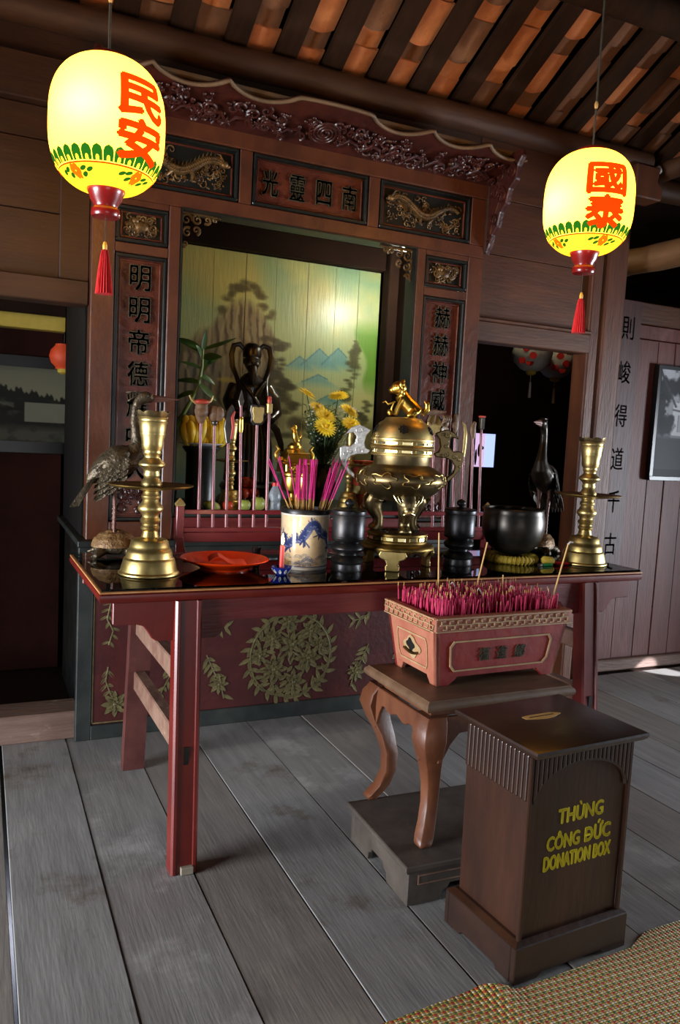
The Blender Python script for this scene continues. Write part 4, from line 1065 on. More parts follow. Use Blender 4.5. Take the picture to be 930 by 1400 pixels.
fx = N.new('ShaderNodeSeparateXYZ'); L.new(fr, fx.inputs[0])
hgt = ma('MULTIPLY', ma('SINE', ma('MULTIPLY', fx.outputs[0], v=PI)), ma('SINE', ma('MULTIPLY', fx.outputs[1], v=PI)))
bp = N.new('ShaderNodeBump'); bp.inputs['Strength'].default_value = .9; bp.inputs['Distance'].default_value = .004; L.new(hgt, bp.inputs['Height']); L.new(bp.outputs[0], pb.inputs['Normal'])
mt = MB(); nx, ny = 90, 24; vs = []; fs = []
def mat_edge(x):
    if x < 1.30: return 1.672+.03*(x-.9)/.4
    if x < 1.40: return 1.702-.046*(x-1.30)/.10
    if x < 1.86: return 1.656+.029*(x-1.40)/.46
    return 1.685+.045*min(1, (x-1.86)/.1)+.02*(x-1.96 if x > 1.96 else 0)
for s in (1, 0):
    for j in range(ny+1):
        for i in range(nx+1):
            x = .55+2.45*i/nx; e_ = mat_edge(x); y = .6+(e_-.6)*j/ny
            bump_ = .016*math.exp(-((x-1.34)/.05)**2)*max(0, (j/ny-.82)/.18)*(1 if x < 1.39 else .2)+.0015*math.sin(x*23)*math.sin(y*9)
            vs.append((x-1.7, y-1.2, .002+bump_+(.0035 if s else 0)))
n1 = (nx+1)*(ny+1); n = nx+1
for j in range(ny):
    for i in range(nx):
        a = j*n+i; fs += [(a, a+1, a+n+1, a+n), (n1+a, n1+a+n, n1+a+n+1, n1+a+1)]
for i in range(nx): fs += [(i, n1+i, n1+i+1, i+1), (ny*n+i, ny*n+i+1, n1+ny*n+i+1, n1+ny*n+i)]
for j in range(ny): fs += [(j*n, j*n+n, n1+j*n+n, n1+j*n), (j*n+nx, n1+j*n+nx, n1+j*n+n+nx, j*n+n+nx)]
mt.add(vs, fs)
tag(part('woven_mat', mt, mm, smooth=40, loc=(1.7, 1.2, 0)), 'yellow woven straw mat with coloured flecks on the floor before the donation box', 'mat')

# ================================================================== THINGS ON THE ALTAR TABLE
TZ = .998
def fuse(mb, voxel=.006, smooth=4):
    """merge overlapping closed shapes into one continuous skin"""
    me = bpy.data.meshes.new('tmp'); me.from_pydata(mb.v, [], mb.f)
    bm = bmesh.new(); bm.from_mesh(me); bmesh.ops.recalc_face_normals(bm, faces=bm.faces); bm.to_mesh(me); bm.free()
    o = bpy.data.objects.new('tmp', me); COL.objects.link(o)
    m1 = o.modifiers.new('r', 'REMESH'); m1.mode = 'VOXEL'; m1.voxel_size = voxel
    m2 = o.modifiers.new('s', 'SMOOTH'); m2.factor = .5; m2.iterations = smooth
    dg = bpy.context.evaluated_depsgraph_get(); dg.update()
    r = bpy.data.meshes.new_from_object(o.evaluated_get(dg))
    out = MB(); out.add([tuple(v.co) for v in r.vertices], [tuple(p.vertices) for p in r.polygons])
    bpy.data.objects.remove(o); bpy.data.meshes.remove(me); bpy.data.meshes.remove(r)
    return out

# ---- tall brass candlesticks
cs = thing('brass_candlestick', 'tall turned brass candlestick with drip plate in front of the left crane', 'candlestick', (.575, 2.905, TZ), 0, 'turned brass candlesticks')
base_prof = [(0, 0), (.108, 0), (.112, .003), (.111, .008), (.104, .014), (.099, .034), (.094, .054), (.091, .060), (.086, .063), (.083, .082), (.079, .092), (.075, .095), (.071, .106), (.068, .122), (.062, .129), (.040, .133), (.033, .139)]
part('foot', MB().lathe(base_prof, 48), M['brass'], cs, smooth=35)
low = [(.033, .138), (.030, .150), (.028, .160), (.033, .166), (.035, .174), (.030, .181), (.029, .186), (.034, .192), (.038, .200), (.034, .206), (.030, .212), (.031, .220), (.036, .228), (.044, .236), (.046, .244), (.044, .252), (.036, .262), (.031, .270), (.029, .277), (.034, .284), (.035, .290), (.030, .297), (.028, .306), (.034, .312), (.034, .316)]
part('lower_stem', MB().lathe(low, 36), M['brass'], cs, smooth=35)
part('drip_plate', MB().lathe([(0, .314), (.07, .315), (.140, .324), (.153, .330), (.154, .333), (.140, .330), (.06, .321), (0, .320)], 56, cap=False), M['brassd'], cs, smooth=35)
up = [(.036, .319), (.039, .330), (.038, .340), (.030, .352), (.027, .358), (.030, .364), (.031, .370), (.028, .378), (.030, .386), (.038, .394), (.047, .402), (.048, .408), (.044, .416), (.033, .424), (.028, .431), (.029, .440), (.034, .446), (.032, .453), (.034, .459), (.038, .466), (.040, .480)]
part('upper_stem', MB().lathe(up, 36), M['brass'], cs, smooth=35)
part('cup', MB().lathe([(.038, .470), (.041, .500), (.045, .515), (.046, .519), (.045, .522), (.049, .553), (.052, .560), (.050, .565), (.051, .571), (.055, .576), (.054, .579), (.048, .577)], 40), M['brass'], cs, smooth=35)
cr_ = MB(); n = 40; vs = []; fs = []
for k in range(n):
    a = 2*PI*k/n; h = .030+.010*abs(math.sin(a*4)); 
    for r, z in ((.047, .574), (.056+.003*math.sin(a*8), .583), (.062, .570+h*.8), (.060, .570+h*.8-.001), (.053, .584), (.044, .577)): vs.append((r*math.cos(a), r*math.sin(a), z))
for k in range(n):
    k2 = (k+1) % n
    for i in range(5): fs.append((k*6+i, k2*6+i, k2*6+i+1, k*6+i+1))
part('wax_crown', cr_.add(vs, fs), M['bronze'], cs, smooth=40)
copy_tree(cs, 'tall turned brass candlestick standing at the right end of the altar table', loc=(2.628, 2.885, TZ))

# ---- crane standing on a turtle
def make_crane(label, loc, rz, mtl, sleek=False):
    c = thing('crane_statue', label, 'statue', loc, rz, 'bronze cranes standing on turtles')
    tb = MB().ell((0, 0, .034), (.088, .066, .026), 18, 8)
    tb.tube([(.07, 0, .03), (.105, 0, .036), (.125, 0, .05)], [.024, .018, .014], 8).ell((.132, 0, .054), (.022, .016, .015), 10, 6)
    for sx in (-1, 1):
        for sy in (-1, 1): tb.tube([(sx*.05, sy*.04, .03), (sx*.072, sy*.064, .018), (sx*.084, sy*.076, .006)], [.022, .018, .013], 8)
    tb.tube([(-.08, 0, .03), (-.112, 0, .018)], [.012, .003], 6)
    part('turtle_body', fuse(tb, .006, 3), M['crane'], c, smooth=60)
    c.scale = (1.0, 1.0, 1.035)
    sh = MB(); n, m_ = 36, 12; vs = []; fs = []
    for j in range(m_+1):
        t = j/m_*PI/2
        for k in range(n):
            a = 2*PI*k/n; g = .0025*math.cos(6*a)*math.sin(2*t)
            vs.append(((.094*math.cos(t)+g)*math.cos(a), (.072*math.cos(t)+g)*math.sin(a), .042+.066*math.sin(t)+.003*math.sin(j*2.1)))
    for j in range(m_):
        for k in range(n): k2 = (k+1) % n; fs.append((j*n+k, j*n+k2, (j+1)*n+k2, (j+1)*n+k))
    fs.append(tuple(reversed(range(n)))); part('turtle_shell', sh.add(vs, fs), M['turtle'], c, smooth=50)
    b = MB()
    b.tube([(-.115, 0, .30), (-.08, 0, .325), (-.035, 0, .355), (.01, 0, .383), (.05, 0, .400), (.075, 0, .425), (.082, 0, .46), (.074, 0, .50), (.066, 0, .545), (.068, 0, .59), (.078, 0, .62), (.095, 0, .638)],
           [.012, .040, .060, .066, .058, .042, .029, .022, .018, .017, .018, .021], 14)
    b.ell((.108, 0, .640), (.036, .023, .024), 12, 8)
    b.ell((.088, 0, .628), (.026, .02, .02), 10, 6)
    part('crane_body', fuse(b, .005, 4), mtl, c, smooth=60)
    part('beak', MB().tube([(.13, 0, .638), (.17, 0, .641), (.215, 0, .640), (.247, 0, .638)], [.014, .010, .006, .0015], 8, .7).tube([(.13, 0, .630), (.18, 0, .631), (.22, 0, .633)], [.010, .006, .0015], 8, .7), M['craneb'], c, smooth=60)
    part('crest', MB().leaf((.10, 0, .66), (-1, 0, .15), (0, 0, 1), .07, .024, .2, 5, .004).leaf((.09, 0, .652), (-1, 0, -.3), (0, 0, 1), .06, .02, .2, 5, .004), mtl, c, smooth=60)
    for sy in (-1, 1):
        part('eye', MB().ell((.118, sy*.022, .646), (.005, .004, .005), 8, 6), M['wick'], c, smooth=60)
        w_ = MB(); rg = random.Random(3)
        for r_ in range(3):         # rows of wing feathers
            for k in range(6):
                t = k/5; x = .045-.032*r_-.012*t; z = .418-.017*r_-.021*k
                w_.leaf((x, sy*(.050+.012*math.sin(PI*t)+.003*(3-r_)), z), (-1, sy*.04, -.62-.08*k), (0, sy, .25), .055+.012*r_, .030, .10, 5, .004)
        part('wing', w_, mtl, c, smooth=50)
        lg = MB().tube([(-.008, sy*.028, .335), (-.012, sy*.026, .28), (-.004, sy*.024, .20), (-.006, sy*.024, .095)], [.018, .010, .0065, .0062], 8)
        for k in range(9): lg.lathe([(.0072, 0), (.0088, .004), (.0072, .008)], 8, (-.005, sy*.024, .11+k*.019))
        for q in (-.5, 0, .5): lg.tube([(-.005, sy*.024, .098), (.03*math.cos(q), sy*.024+.03*math.sin(q), .094)], [.005, .003], 6)
        part('leg', lg, M['craneb'], c, smooth=50)
    for k in range(9):
        q = (k-4)/4
        part('tail_feather', MB().leaf((-.088, q*.040, .328-.010*abs(q)), (-.62+.10*abs(q), q*.20, -.80), (-.6, 0, .5), .130+.030*(1-abs(q)), .030, .04, 6, .005), mtl, c, smooth=50)
    return c
make_crane('bronze crane on a brown turtle behind the left candlestick, beak pointing right', (.512, 3.31, TZ), R(-4), M['crane'])
make_crane('dark bronze crane on a turtle near the right candlestick, facing the bowl', (2.615, 3.19, TZ), R(214), M['bowl'])

# ---- orange plate with a folded paper
pt = thing('plastic_plate', 'bright orange plastic plate on the left of the altar table', 'plate', (.885, 2.975, TZ))
part('dish', MB().lathe([(0, .004), (.09, .004), (.105, .010), (.150, .030), (.172, .038), (.176, .042), (.172, .044), (.150, .037), (.108, .017), (.09, .010), (0, .009)], 64, cap=False), M['orange'], pt, smooth=40)
part('foot_ring', MB().lathe([(.085, 0), (.095, 0), (.096, .008), (.086, .008)], 48), M['orange'], pt, smooth=40)
ev = MB(); vs = []; fs = []
for i in range(9):
    t = i/8; x = -.06+.15*t; z = .016+.030*math.exp(-((t-.25)/.3)**2)+.004*math.sin(t*9)
    vs += [(x, -.035-.01*t, z), (x+.01, .032, z+.008), (x+.01, .032, z+.0105), (x, -.035-.01*t, z+.0025)]
for i in range(8):
    for k in range(4): fs.append((i*4+k, i*4+(k+1) % 4, i*4+4+(k+1) % 4, i*4+4+k))
fs += [(3, 2, 1, 0), (32, 33, 34, 35)]
tag(part('paper_packet', ev.add(vs, fs), M['envel'], loc=(.872, 2.97, TZ+.002), smooth=30), 'folded orange-red paper packet lying in the orange plate', 'paper packet')

# ---- candle in a blue and white dish
cd_ = thing('candle_dish', 'small cobalt blue dish with white petals holding the lit candle', 'dish', (1.066, 2.815, TZ))
part('dish', MB().lathe([(0, 0), (.020, 0), (.022, .004), (.034, .018), (.040, .030), (.038, .031), (.030, .020), (.018, .008), (0, .008)], 36, cap=False), M['cobalt'], cd_, smooth=40)
pm = mesh_of('petal', MB().leaf((.0250, 0, .006), (.55, 0, .8), (.8, 0, -.55), .022, .013, 0, 4, -.0012), M['porc'])
for k in range(9): o = link('petal', pm, cd_); o.rotation_euler = (0, 0, 2*PI*k/9)
ca = thing('lit_candle', 'thin red lit candle standing in the small blue dish', 'candle', (1.066, 2.815, TZ+.008))
part('wax', MB().lathe([(.0095, 0), (.0092, .05), (.0088, .100), (.0075, .105), (0, .103)], 16), M['wax'], ca, smooth=50)
part('wick', MB().tube([(0, 0, .102), (.001, 0, .112)], .0012, 5), M['wick'], ca)
fl_ = part('flame', MB().lathe([(0, 0), (.004, .005), (.0062, .013), (.0052, .024), (.0025, .036), (0, .046)], 12, (0, 0, .108), cap=False), M['flame'], ca, smooth=60)
ll = bpy.data.lights.new('candle_light', 'POINT'); ll.energy = .8; ll.color = (1, .65, .3); ll.shadow_soft_size = .01
lo = bpy.data.objects.new('candle_light', ll); COL.objects.link(lo); lo.location = (1.066, 2.79, TZ+.165)
# small dark glass cup behind
tag(part('glass_cup', MB().lathe([(0, 0), (.016, 0), (.018, .006), (.013, .020), (.017, .045), (.020, .065), (.017, .065), (.013, .045), (0, .03)], 20, cap=False), M['pewter'], loc=(1.055, 3.09, TZ), smooth=40), 'small dark cup behind the lit candle on the altar table', 'cup')

# ---- porcelain pot with blue dragon, filled with incense
pot = thing('porcelain_pot', 'cream porcelain incense pot with blue dragon and metal rim on the altar table', 'incense pot', (1.222, 2.975, TZ))
PW, PH = 360, 160
pc = Canvas(PW, PH, (206, 190, 158))
nzp = pc.noise(40, 3); nzq = pc.noise(10, 4)
pc.mix(np.clip((nzp-.5)*3, 0, 1)*.6, (214, 200, 170)); pc.mix(np.clip((nzq-.55)*3, 0, 1)*.3, (166, 138, 96))
blue = (40, 54, 104); rp = random.Random(2)
for off in (0, 180):
    path = [(off+8+i*3.6, 60+26*math.sin(i*.19+.3)+(8*math.sin(i*.5))) for i in range(44)]
    pc.stroke(path, 11, (74, 88, 134), 1); pc.stroke([(x, y-2) for x, y in path], 6, blue, .9)
    for i, (x, y) in enumerate(path):
        pc.stroke([(x, y-10), (x+rp.uniform(-6, 2), y-18)], 1.2, blue, .9)
        if i % 2: pc.stroke([(x-3, y+4), (x+3, y+7)], .8, (150, 160, 190), .8)
    for i in (6, 16, 27, 37):
        x, y = path[i]
        for q in range(5): pc.stroke([(x, y+9), (x+rp.uniform(-16, 16), y+rp.uniform(16, 30))], 1.8, blue, .9)
    x, y = path[0]; pc.blob(x+2, y, 15, 13, blue, 1, .4)
    for q in range(9): pc.stroke([(x, y), (x+rp.uniform(-24, 16), y+rp.uniform(-26, 20))], 1.3, blue, .9)
for k in range(60):
    x, y = rp.uniform(0, PW), rp.uniform(118, 146); 
    for r_ in (4, 7, 10): pc.mix(np.clip(1.1-np.abs(np.hypot(pc.X-x, pc.Y-y-4)-r_), 0, 1)*(pc.Y < y+4)*.8, (86, 96, 124))
pc.mix(((pc.Y > 148) & (pc.Y < 152))*1.0, (44, 60, 130)); pc.mix((pc.Y >= 152)*1.0, (206, 208, 206)); pc.mix((pc.Y < 6)*1., (206, 206, 200))
prof = []; ny_ = 120
for j in range(ny_+1):
    t = j/ny_; z = .226*t; r = .0985+.004*math.cos((t-.5)*PI*1.)*0+.003*(2*t-1)**4*(1 if t > .5 else .2)+(.0 if t > .04 else -.004)
    prof.append((r, z))
nn = 240; pm_ = MB().lathe(prof, nn, cap=False)
me = mesh_of('pot_wall', pm_, vcol_mat('painted_porcelain', rough=.14, coat=.4), smooth=60)
ii = np.arange(len(me.vertices)); jj = ii//nn; kk = ii % nn
set_paint(me, lina(pc.a[np.clip(((1-jj/ny_)*PH).astype(int), 0, PH-1), (kk*PW//nn) % PW]))
link('pot_wall', me, pot)
part('rim_band', MB().lathe([(.1015, .224), (.104, .226), (.1045, .242), (.103, .244), (.096, .244), (.094, .236), (.094, .20), (.09, .05), (0, .05)], 64, cap=False), M['pewter'], pot, smooth=40)
part('foot', MB().lathe([(0, 0), (.094, 0), (.096, .002), (.096, .01), (.0, .01)], 48, cap=False), M['porc'], pot, smooth=40)
part('ash_fill', MB().lathe([(0, .215), (.094, .21), (.094, .19), (0, .19)], 32, cap=False), M['sand'], pot)
def inc_mesh(L):
    m_ = MB().tube([(0, 0, 0), (0, 0, L*.36)], .0016, 5); m_.cur = 1; m_.tube([(0, 0, L*.34), (0, 0, L)], .0023, 5)
    return mesh_of('incense_stick', m_, [M['stick'], M['pink']])
ims = [inc_mesh(l) for l in (.215, .24, .255)]
ri = random.Random(9)
def put_stick(x, y, tx, ty, k, lab, grp):
    o = link('incense_stick', ims[k]); b = Vector((1.222+x, 2.975+y, TZ+.205)); o.location = b
    d = Vector((tx, ty, 1)).normalized(); o.rotation_euler = Vector((0, 0, 1)).rotation_difference(d).to_euler()
    tag(o, lab, 'incense stick', grp)
for k in range(40):
    put_stick(-.012+ri.uniform(-.036, .036), .0+ri.uniform(-.045, .03), ri.uniform(-.05, .05), ri.uniform(-.06, .06), ri.randrange(2), 'pink incense stick in the dense upright bundle of the porcelain pot', 'upright bundle of incense in the pot')
for k in range(12):
    a = k/11
    put_stick(.042+.030*a, ri.uniform(-.04, .03), .22+.16*a, ri.uniform(-.1, .1), ri.randrange(3), 'pink incense stick leaning right out of the porcelain pot', 'incense leaning right in the pot')
for (x, tx), nm in zip(((-.062, -.52), (-.058, -.44), (-.052, -.34), (-.046, -.27), (-.04, -.20)), ('leftmost', 'second from the left', 'middle one', 'fourth from the left', 'steepest')):
    put_stick(x, ri.uniform(-.03, .03), tx, .05, 2, 'pink incense stick leaning left in the porcelain pot, %s of five' % nm, 'incense leaning left in the pot')

# ---- lidded pewter jars
jar = thing('lidded_jar', 'dark pewter lidded jar beside the porcelain pot', 'jar', (1.368, 2.865, TZ), 0, 'dark lidded jars')
part('pedestal', MB().lathe([(0, 0), (.062, 0), (.064, .008), (.060, .030), (.066, .036), (.068, .044), (.060, .056), (.044, .066), (.042, .074)], 40), M['pewter'], jar, smooth=35)
part('collar', MB().lathe([(.042, .072), (.060, .080), (.067, .092), (.066, .100), (.056, .112), (.050, .118), (.056, .124)], 40), M['pewter'], jar, smooth=35)
part('body', MB().lathe([(.056, .122), (.066, .126), (.070, .136), (.069, .140), (.067, .144), (.068, .228), (.070, .232)], 40), M['pewter'], jar, smooth=35)
part('lid', MB().lathe([(.0715, .232), (.0725, .236), (.0725, .246), (.068, .252), (.040, .256), (.014, .259), (.010, .264)], 40), M['pewter'], jar, smooth=35)
part('knob', MB().lathe([(.010, .262), (.018, .270), (.021, .279), (.016, .288), (.006, .294), (0, .296)], 24), M['pewter'], jar, smooth=60)
copy_tree(jar, 'dark pewter lidded jar between the bronze censer and the bell bowl', loc=(1.945, 2.925, TZ))

# ---- big tripod censer
ce = thing('bronze_censer', 'large gold-brown bronze censer with lion lid and upswept handles on the altar table', 'censer', (1.632, 2.93, TZ), R(-20))
S = .0031/4.895
std = MB(); n = 72; vs = []; fs = []
for k in range(n):     # lobed skirt of the stand
    a = 2*PI*k/n; lob = .5+.5*math.cos(3*a-PI/2*0); sc_ = abs(math.sin(3*a))
    zlow = .060+.018*abs(math.sin(4.5*a+.4))-.0*lob
    for r, z in ((.10, .112), (.128, .110), (.150, .104), (.160, .094), (.161, .086), (.150, zlow), (.143, zlow), (.150, .086), (.12, .10)):
        vs.append((r*math.cos(a), r*math.sin(a), z))
for k in range(n):
    k2 = (k+1) % n
    for i in range(8): fs.append((k*9+i, k2*9+i, k2*9+i+1, k*9+i+1))
part('stand_skirt', std.add(vs, fs), M['brassd'], ce, smooth=40)
for k in range(3):
    a = R(-104)+k*2*PI/3
    f = MB().prism([(-.05, .085), (-.06, .066), (-.05, .052), (-.03, .044), (-.024, .028), (-.030, .022), (-.028, .0), (.028, .0), (.030, .022), (.024, .028), (.03, .044), (.05, .052), (.06, .066), (.05, .085)], 'y', -.155, -.135)
    f.xf(Matrix.Rotation(a+PI/2, 4, 'Z')); part('stand_foot', f, M['brass'], ce, bev=.005, seg=2)
dr = MB(); n = 16
part('stand_drum', MB().lathe([(.10, .108), (.130, .110), (.131, .118), (.126, .121), (.126, .138), (.131, .141), (.130, .148), (.120, .152), (0, .150)], 48, cap=False), M['brassd'], ce, smooth=35)
sqm = mesh_of('band_plate', MB().box(-.016, .016, -.1295, -.126, .122, .137), M['brassp'], bev=.001)
for k in range(16): o = link('band_plate', sqm, ce); o.rotation_euler = (0, 0, 2*PI*k/16)
hm = mesh_of('pierced_hole', MB().prism([(.02*math.cos(a)*(1+.25*math.cos(4*a))+.075, .014*math.sin(a)*(1+.25*math.cos(4*a))) for a in [2*PI*k/20 for k in range(20)]], 'z', .1500, .1528), M['wick'])
for k in range(9): o = link('pierced_hole', hm, ce); o.rotation_euler = (0, 0, 2*PI*k/9+.2)
for k in range(3):     # beast-headed legs
    a = R(-82)+k*2*PI/3; d = Vector((math.cos(a), math.sin(a), 0))
    m_ = MB().tube([d*.105+Vector((0, 0, .300)), d*.118+Vector((0, 0, .275)), d*.108+Vector((0, 0, .24)), d*.088+Vector((0, 0, .205)), d*.088+Vector((0, 0, .178)), d*.102+Vector((0, 0, .158)), d*.104+Vector((0, 0, .151))],
                   [.046, .044, .034, .024, .024, .032, .030], 12)
    m_.ell(d*.142+Vector((0, 0, .252)), (.026, .026, .018), 10, 6); m_.ell(d*.128+Vector((0, 0, .282)), (.034, .034, .024), 10, 6)
    sd_ = Vector((-d.y, d.x, 0))
    for s in (-1, 1): m_.ell(d*.148+sd_*s*.016+Vector((0, 0, .272)), .009, 8, 6)
    lgm = part('beast_leg', fuse(m_, .005, 3), M['bronze'], ce, smooth=60)
    mn = MB()
    for q in range(-4, 5): mn.tube([d*.140+sd_*q*.008+Vector((0, 0, .272)), d*.140+sd_*q*.013+Vector((0, 0, .296)), d*.124+sd_*q*.016+Vector((0, 0, .318))], [.006, .006, .003], 6)
    part('mane', mn, M['brassp'], lgm, smooth=60)
    part('jaw', MB().tube([d*.150+sd_*-.022+Vector((0, 0, .238)), d*.168+Vector((0, 0, .246)), d*.150+sd_*.022+Vector((0, 0, .238))], [.005, .006, .005], 6), M['brassp'], lgm, smooth=60)
part('bowl', MB().lathe([(0, .283), (.06, .284), (.10, .292), (.14, .312), (.172, .340), (.188, .366), (.190, .376), (.184, .396), (.164, .416), (.138, .430), (.122, .436), (.120, .440), (.120, .476)], 72), M['bronze'], ce, smooth=45)
rb = MB(); rg = random.Random(8)
for k in range(9):     # raised curling lines around the bowl
    a0 = 2*PI*k/9
    pts = []
    for i in range(25):
        t = i/24; q_ = 1+.30*math.cos(10*PI*t+k)+.16*math.sin(6*PI*t+2*k); aa = a0+.25*math.cos(2*PI*t)*q_; z = .378+.026*math.sin(2*PI*t)*q_
        r = .1915-.9*(z-.376)**2*10
        pts.append((r*math.cos(aa), r*math.sin(aa), z))
    rb.tube(pts[:-1], .0022, 5, closed=True)
part('bowl_relief', rb, M['brass'], ce, smooth=60)
part('lid_rings', MB().lathe([(.120, .474), (.131, .476), (.133, .484), (.129, .487), (.129, .500), (.133, .503), (.136, .511), (.133, .517), (.129, .520), (.129, .536), (.133, .539), (.134, .547), (.128, .551)], 64), M['brass'], ce, smooth=35)
for z in (.4875, .521):
    sq2 = mesh_of('band_plate', MB().box(-.020, .020, -.132, -.129, z+.001, z+.0125), M['brassp'], bev=.001)
    for k in range(14): o = link('band_plate', sq2, ce); o.rotation_euler = (0, 0, 2*PI*k/14)
lid = part('lid', MB().lathe([(.130, .549), (.127, .566), (.118, .590), (.104, .610), (.086, .622), (.080, .628), (.076, .634), (.060, .637), (0, .638)], 64, cap=False), M['brass'], ce, smooth=40)
for k in range(5):     # pierced shou roundels
    a = R(-99)+k*2*PI/5; m_ = MB()
    for (x0, x1, z0, z1) in ((-.003, .003, -.020, .020), (-.020, .020, -.003, .003), (-.014, -.010, -.014, -.005), (.010, .014, -.014, -.005), (-.014, -.010, .005, .014), (.010, .014, .005, .014), (-.014, -.005, .011, .015), (.005, .014, .011, .015), (-.014, -.005, -.015, -.011), (.005, .014, -.015, -.011)):
        m_.box(x0, x1, -.0015, .003, z0, z1)
    m_.lathe([(.023, -.001), (.025, -.001), (.025, .002), (.023, .002)], 28, cap=False)
    m2 = MB(); m2.v = m_.v[:80]; m2.f = m_.f[:60]; m2.m = m_.m[:60]
    m2.xf(Matrix.Rotation(a+PI/2, 4, 'Z') @ Matrix.Translation((0, -.1215, .586)) @ Matrix.Rotation(R(-28), 4, 'X'))
    part('pierced_roundel', m2, M['wick'], lid)
li = MB()     # seated lion finial
li.tube([(.060, 0, .655), (.035, 0, .672), (.005, 0, .70), (-.018, 0, .735)], [.030, .036, .034, .028], 12)
li.ell((-.028, 0, .760), (.034, .032, .030), 12, 8); li.ell((-.055, 0, .750), (.018, .022, .016), 10, 6)
for s in (-1, 1):
    li.tube([(-.012, s*.020, .715), (-.028, s*.024, .68), (-.040, s*.024, .645)], [.014, .011, .012], 8)
    li.tube([(.045, s*.026, .665), (.03, s*.034, .648), (.012, s*.034, .643)], [.020, .016, .011], 8)
    li.ell((-.018, s*.036, .772), (.012, .008, .016), 8, 6); li.ell((-.052, s*.014, .768), .007, 8, 5)
for k in range(10): a = 2*PI*k/10; li.ell((-.012+.0*k, .034*math.cos(a), .758+.032*math.sin(a)), .010, 8, 5)
li.tube([(.075, 0, .655), (.095, 0, .672), (.094, 0, .70), (.08, 0, .712)], [.012, .013, .012, .004], 8)
li.xf(Matrix.Rotation(R(-8), 4, 'Z'))
part('lion_finial', fuse(li, .004, 2), M['gold'], lid, smooth=60)
part('ribbon', MB().tube([(-.045, -.03, .70), (-.075, -.03, .688), (-.085, -.02, .70), (-.098, -.02, .694)], [.003, .004, .003, .002], 6).tube([(-.05, -.03, .70), (-.06, -.03, .672), (-.058, -.028, .655)], [.003, .0035, .003], 6), M['gold'], lid, smooth=60)
part('ball', MB().ell((-.065, -.028, .655), .013, 14, 10), M['gold'], lid, smooth=60)
hp = [(150, 690), (110, 660), (65, 600), (45, 540), (42, 480), (70, 466), (112, 470), (140, 445), (150, 400), (130, 372), (78, 385), (110, 340), (160, 318), (200, 328), (245, 350), (215, 390), (205, 440), (215, 475), (248, 490), (230, 513), (160, 520), (120, 535), (95, 575), (110, 620), (150, 655)]
poly = [((x-462)*S*1.0, (1292-y)*S*.965+.002) for x, y in hp]
for s in (1, -1):
    h_ = part('handle', MB().prism([(x*s, z) for x, z in poly], 'y', -.011, .011), M['silver'] if s > 0 else M['bronze'], ce, bev=.004, seg=2)  # left handle paler: reflected light is put into its colour
    m_ = MB()
    for x, y, r in ((165, 355, 26), (195, 350, 16), (170, 430, 20), (110, 500, 22), (80, 520, 16), (165, 490, 22), (200, 495, 12), (70, 570, 12)):
        p = spiral((x-462)*S*s, (1292-y)*S*.965, r*S, 1, 1.3, -.012, 14, s); m_.tube(p, .0013, 4)
    part('handle_scrolls', m_, M['silver'] if s > 0 else M['bronze'], h_, smooth=50)

# ---- bell bowl on a straw ring, mallet, lighter
ri_ = thing('straw_ring', 'yellow coiled straw ring cushion under the dark bell bowl', 'cushion', (2.282, 2.985, TZ))
part('ring', MB().tube([(.107*math.cos(2*PI*k/48), .107*math.sin(2*PI*k/48), .019) for k in range(48)], .0185, 10, closed=True), M['straw'], ri_, smooth=60)
wr_ = mesh_of('binding', MB().tube([(.107+.0195*math.cos(2*PI*k/12), .002*math.sin(2*PI*k/12), .019+.0185*math.sin(2*PI*k/12)) for k in range(12)], .0022, 5, closed=True), M['straw'], smooth=60)
for k in range(40): o = link('binding', wr_, ri_); o.rotation_euler = (0, 0, 2*PI*k/40)
tag(part('bell_bowl', MB().lathe([(0, .0), (.05, .002), (.085, .014), (.118, .045), (.138, .085), (.146, .125), (.146, .158), (.141, .188), (.138, .206), (.140, .212), (.136, .216), (.130, .212), (.128, .190), (.133, .150), (.132, .11), (.11, .06), (.07, .025), (0, .016)], 72, cap=False), M['bowl'], loc=(2.282, 2.985, TZ+.0376), smooth=50), 'large dark metal bell bowl resting on the yellow straw ring', 'bell bowl')
ml = thing('mallet', 'red handled bell mallet with yellow wrapped head lying by the candlestick', 'mallet', (2.42, 2.86, TZ), R(-14))
part('handle', MB().tube([(.0, 0, .012), (.04, 0, .010), (.085, 0, .009)], [.009, .008, .006], 10), M['mallet'], ml, smooth=60)
part('head', MB().tube([(-.05, 0, .020), (-.04, 0, .022), (0, 0, .020), (.012, 0, .016)], [.010, .020, .019, .010], 12), M['straw'], ml, smooth=60)
lt = thing('cigarette_lighter', 'small green plastic lighter lying before the bell bowl', 'lighter', (2.345, 2.835, TZ), R(8))
part('body', MB().box(0, .062, -.008, .008, 0, .013), M['lgreen'], lt, bev=.004, seg=2)
part('cap', MB().box(-.022, 0, -.008, .008, 0, .013), M['iron'], lt, bev=.002)

# ---- rack of ceremonial weapons
rk = thing('weapon_rack', 'red lacquered rack with gold finials along the back of the altar table', 'weapon rack', (0, 3.40, TZ), 0)
for x in (.80, 2.425):
    pz = part('post', MB().box(x-.0165, x+.0165, -.016, .016, .06, .205), M['rack'], rk, bev=.002)
    part('post_foot', MB().prism([(x-.018, .0), (x+.03, .0), (x+.020, .03), (x+.018, .062), (x-.0165, .062)], 'y', -.018, .018), M['rack'], rk, bev=.002)
    part('finial', MB().frus((x-.017, x+.017, -.017, .017), (x-.020, x+.020, -.020, .020), .205, .213).frus((x-.020, x+.020, -.020, .020), (x-.002, x+.002, -.002, .002), .213, .240), M['wgold'], pz)
part('top_rail', MB().box(.8165, 2.4085, -.012, .012, .170, .189), M['rack'], rk, bev=.002)
part('middle_rail', MB().box(.8165, 2.4085, -.012, .012, .090, .110), M['rack'], rk, bev=.002)
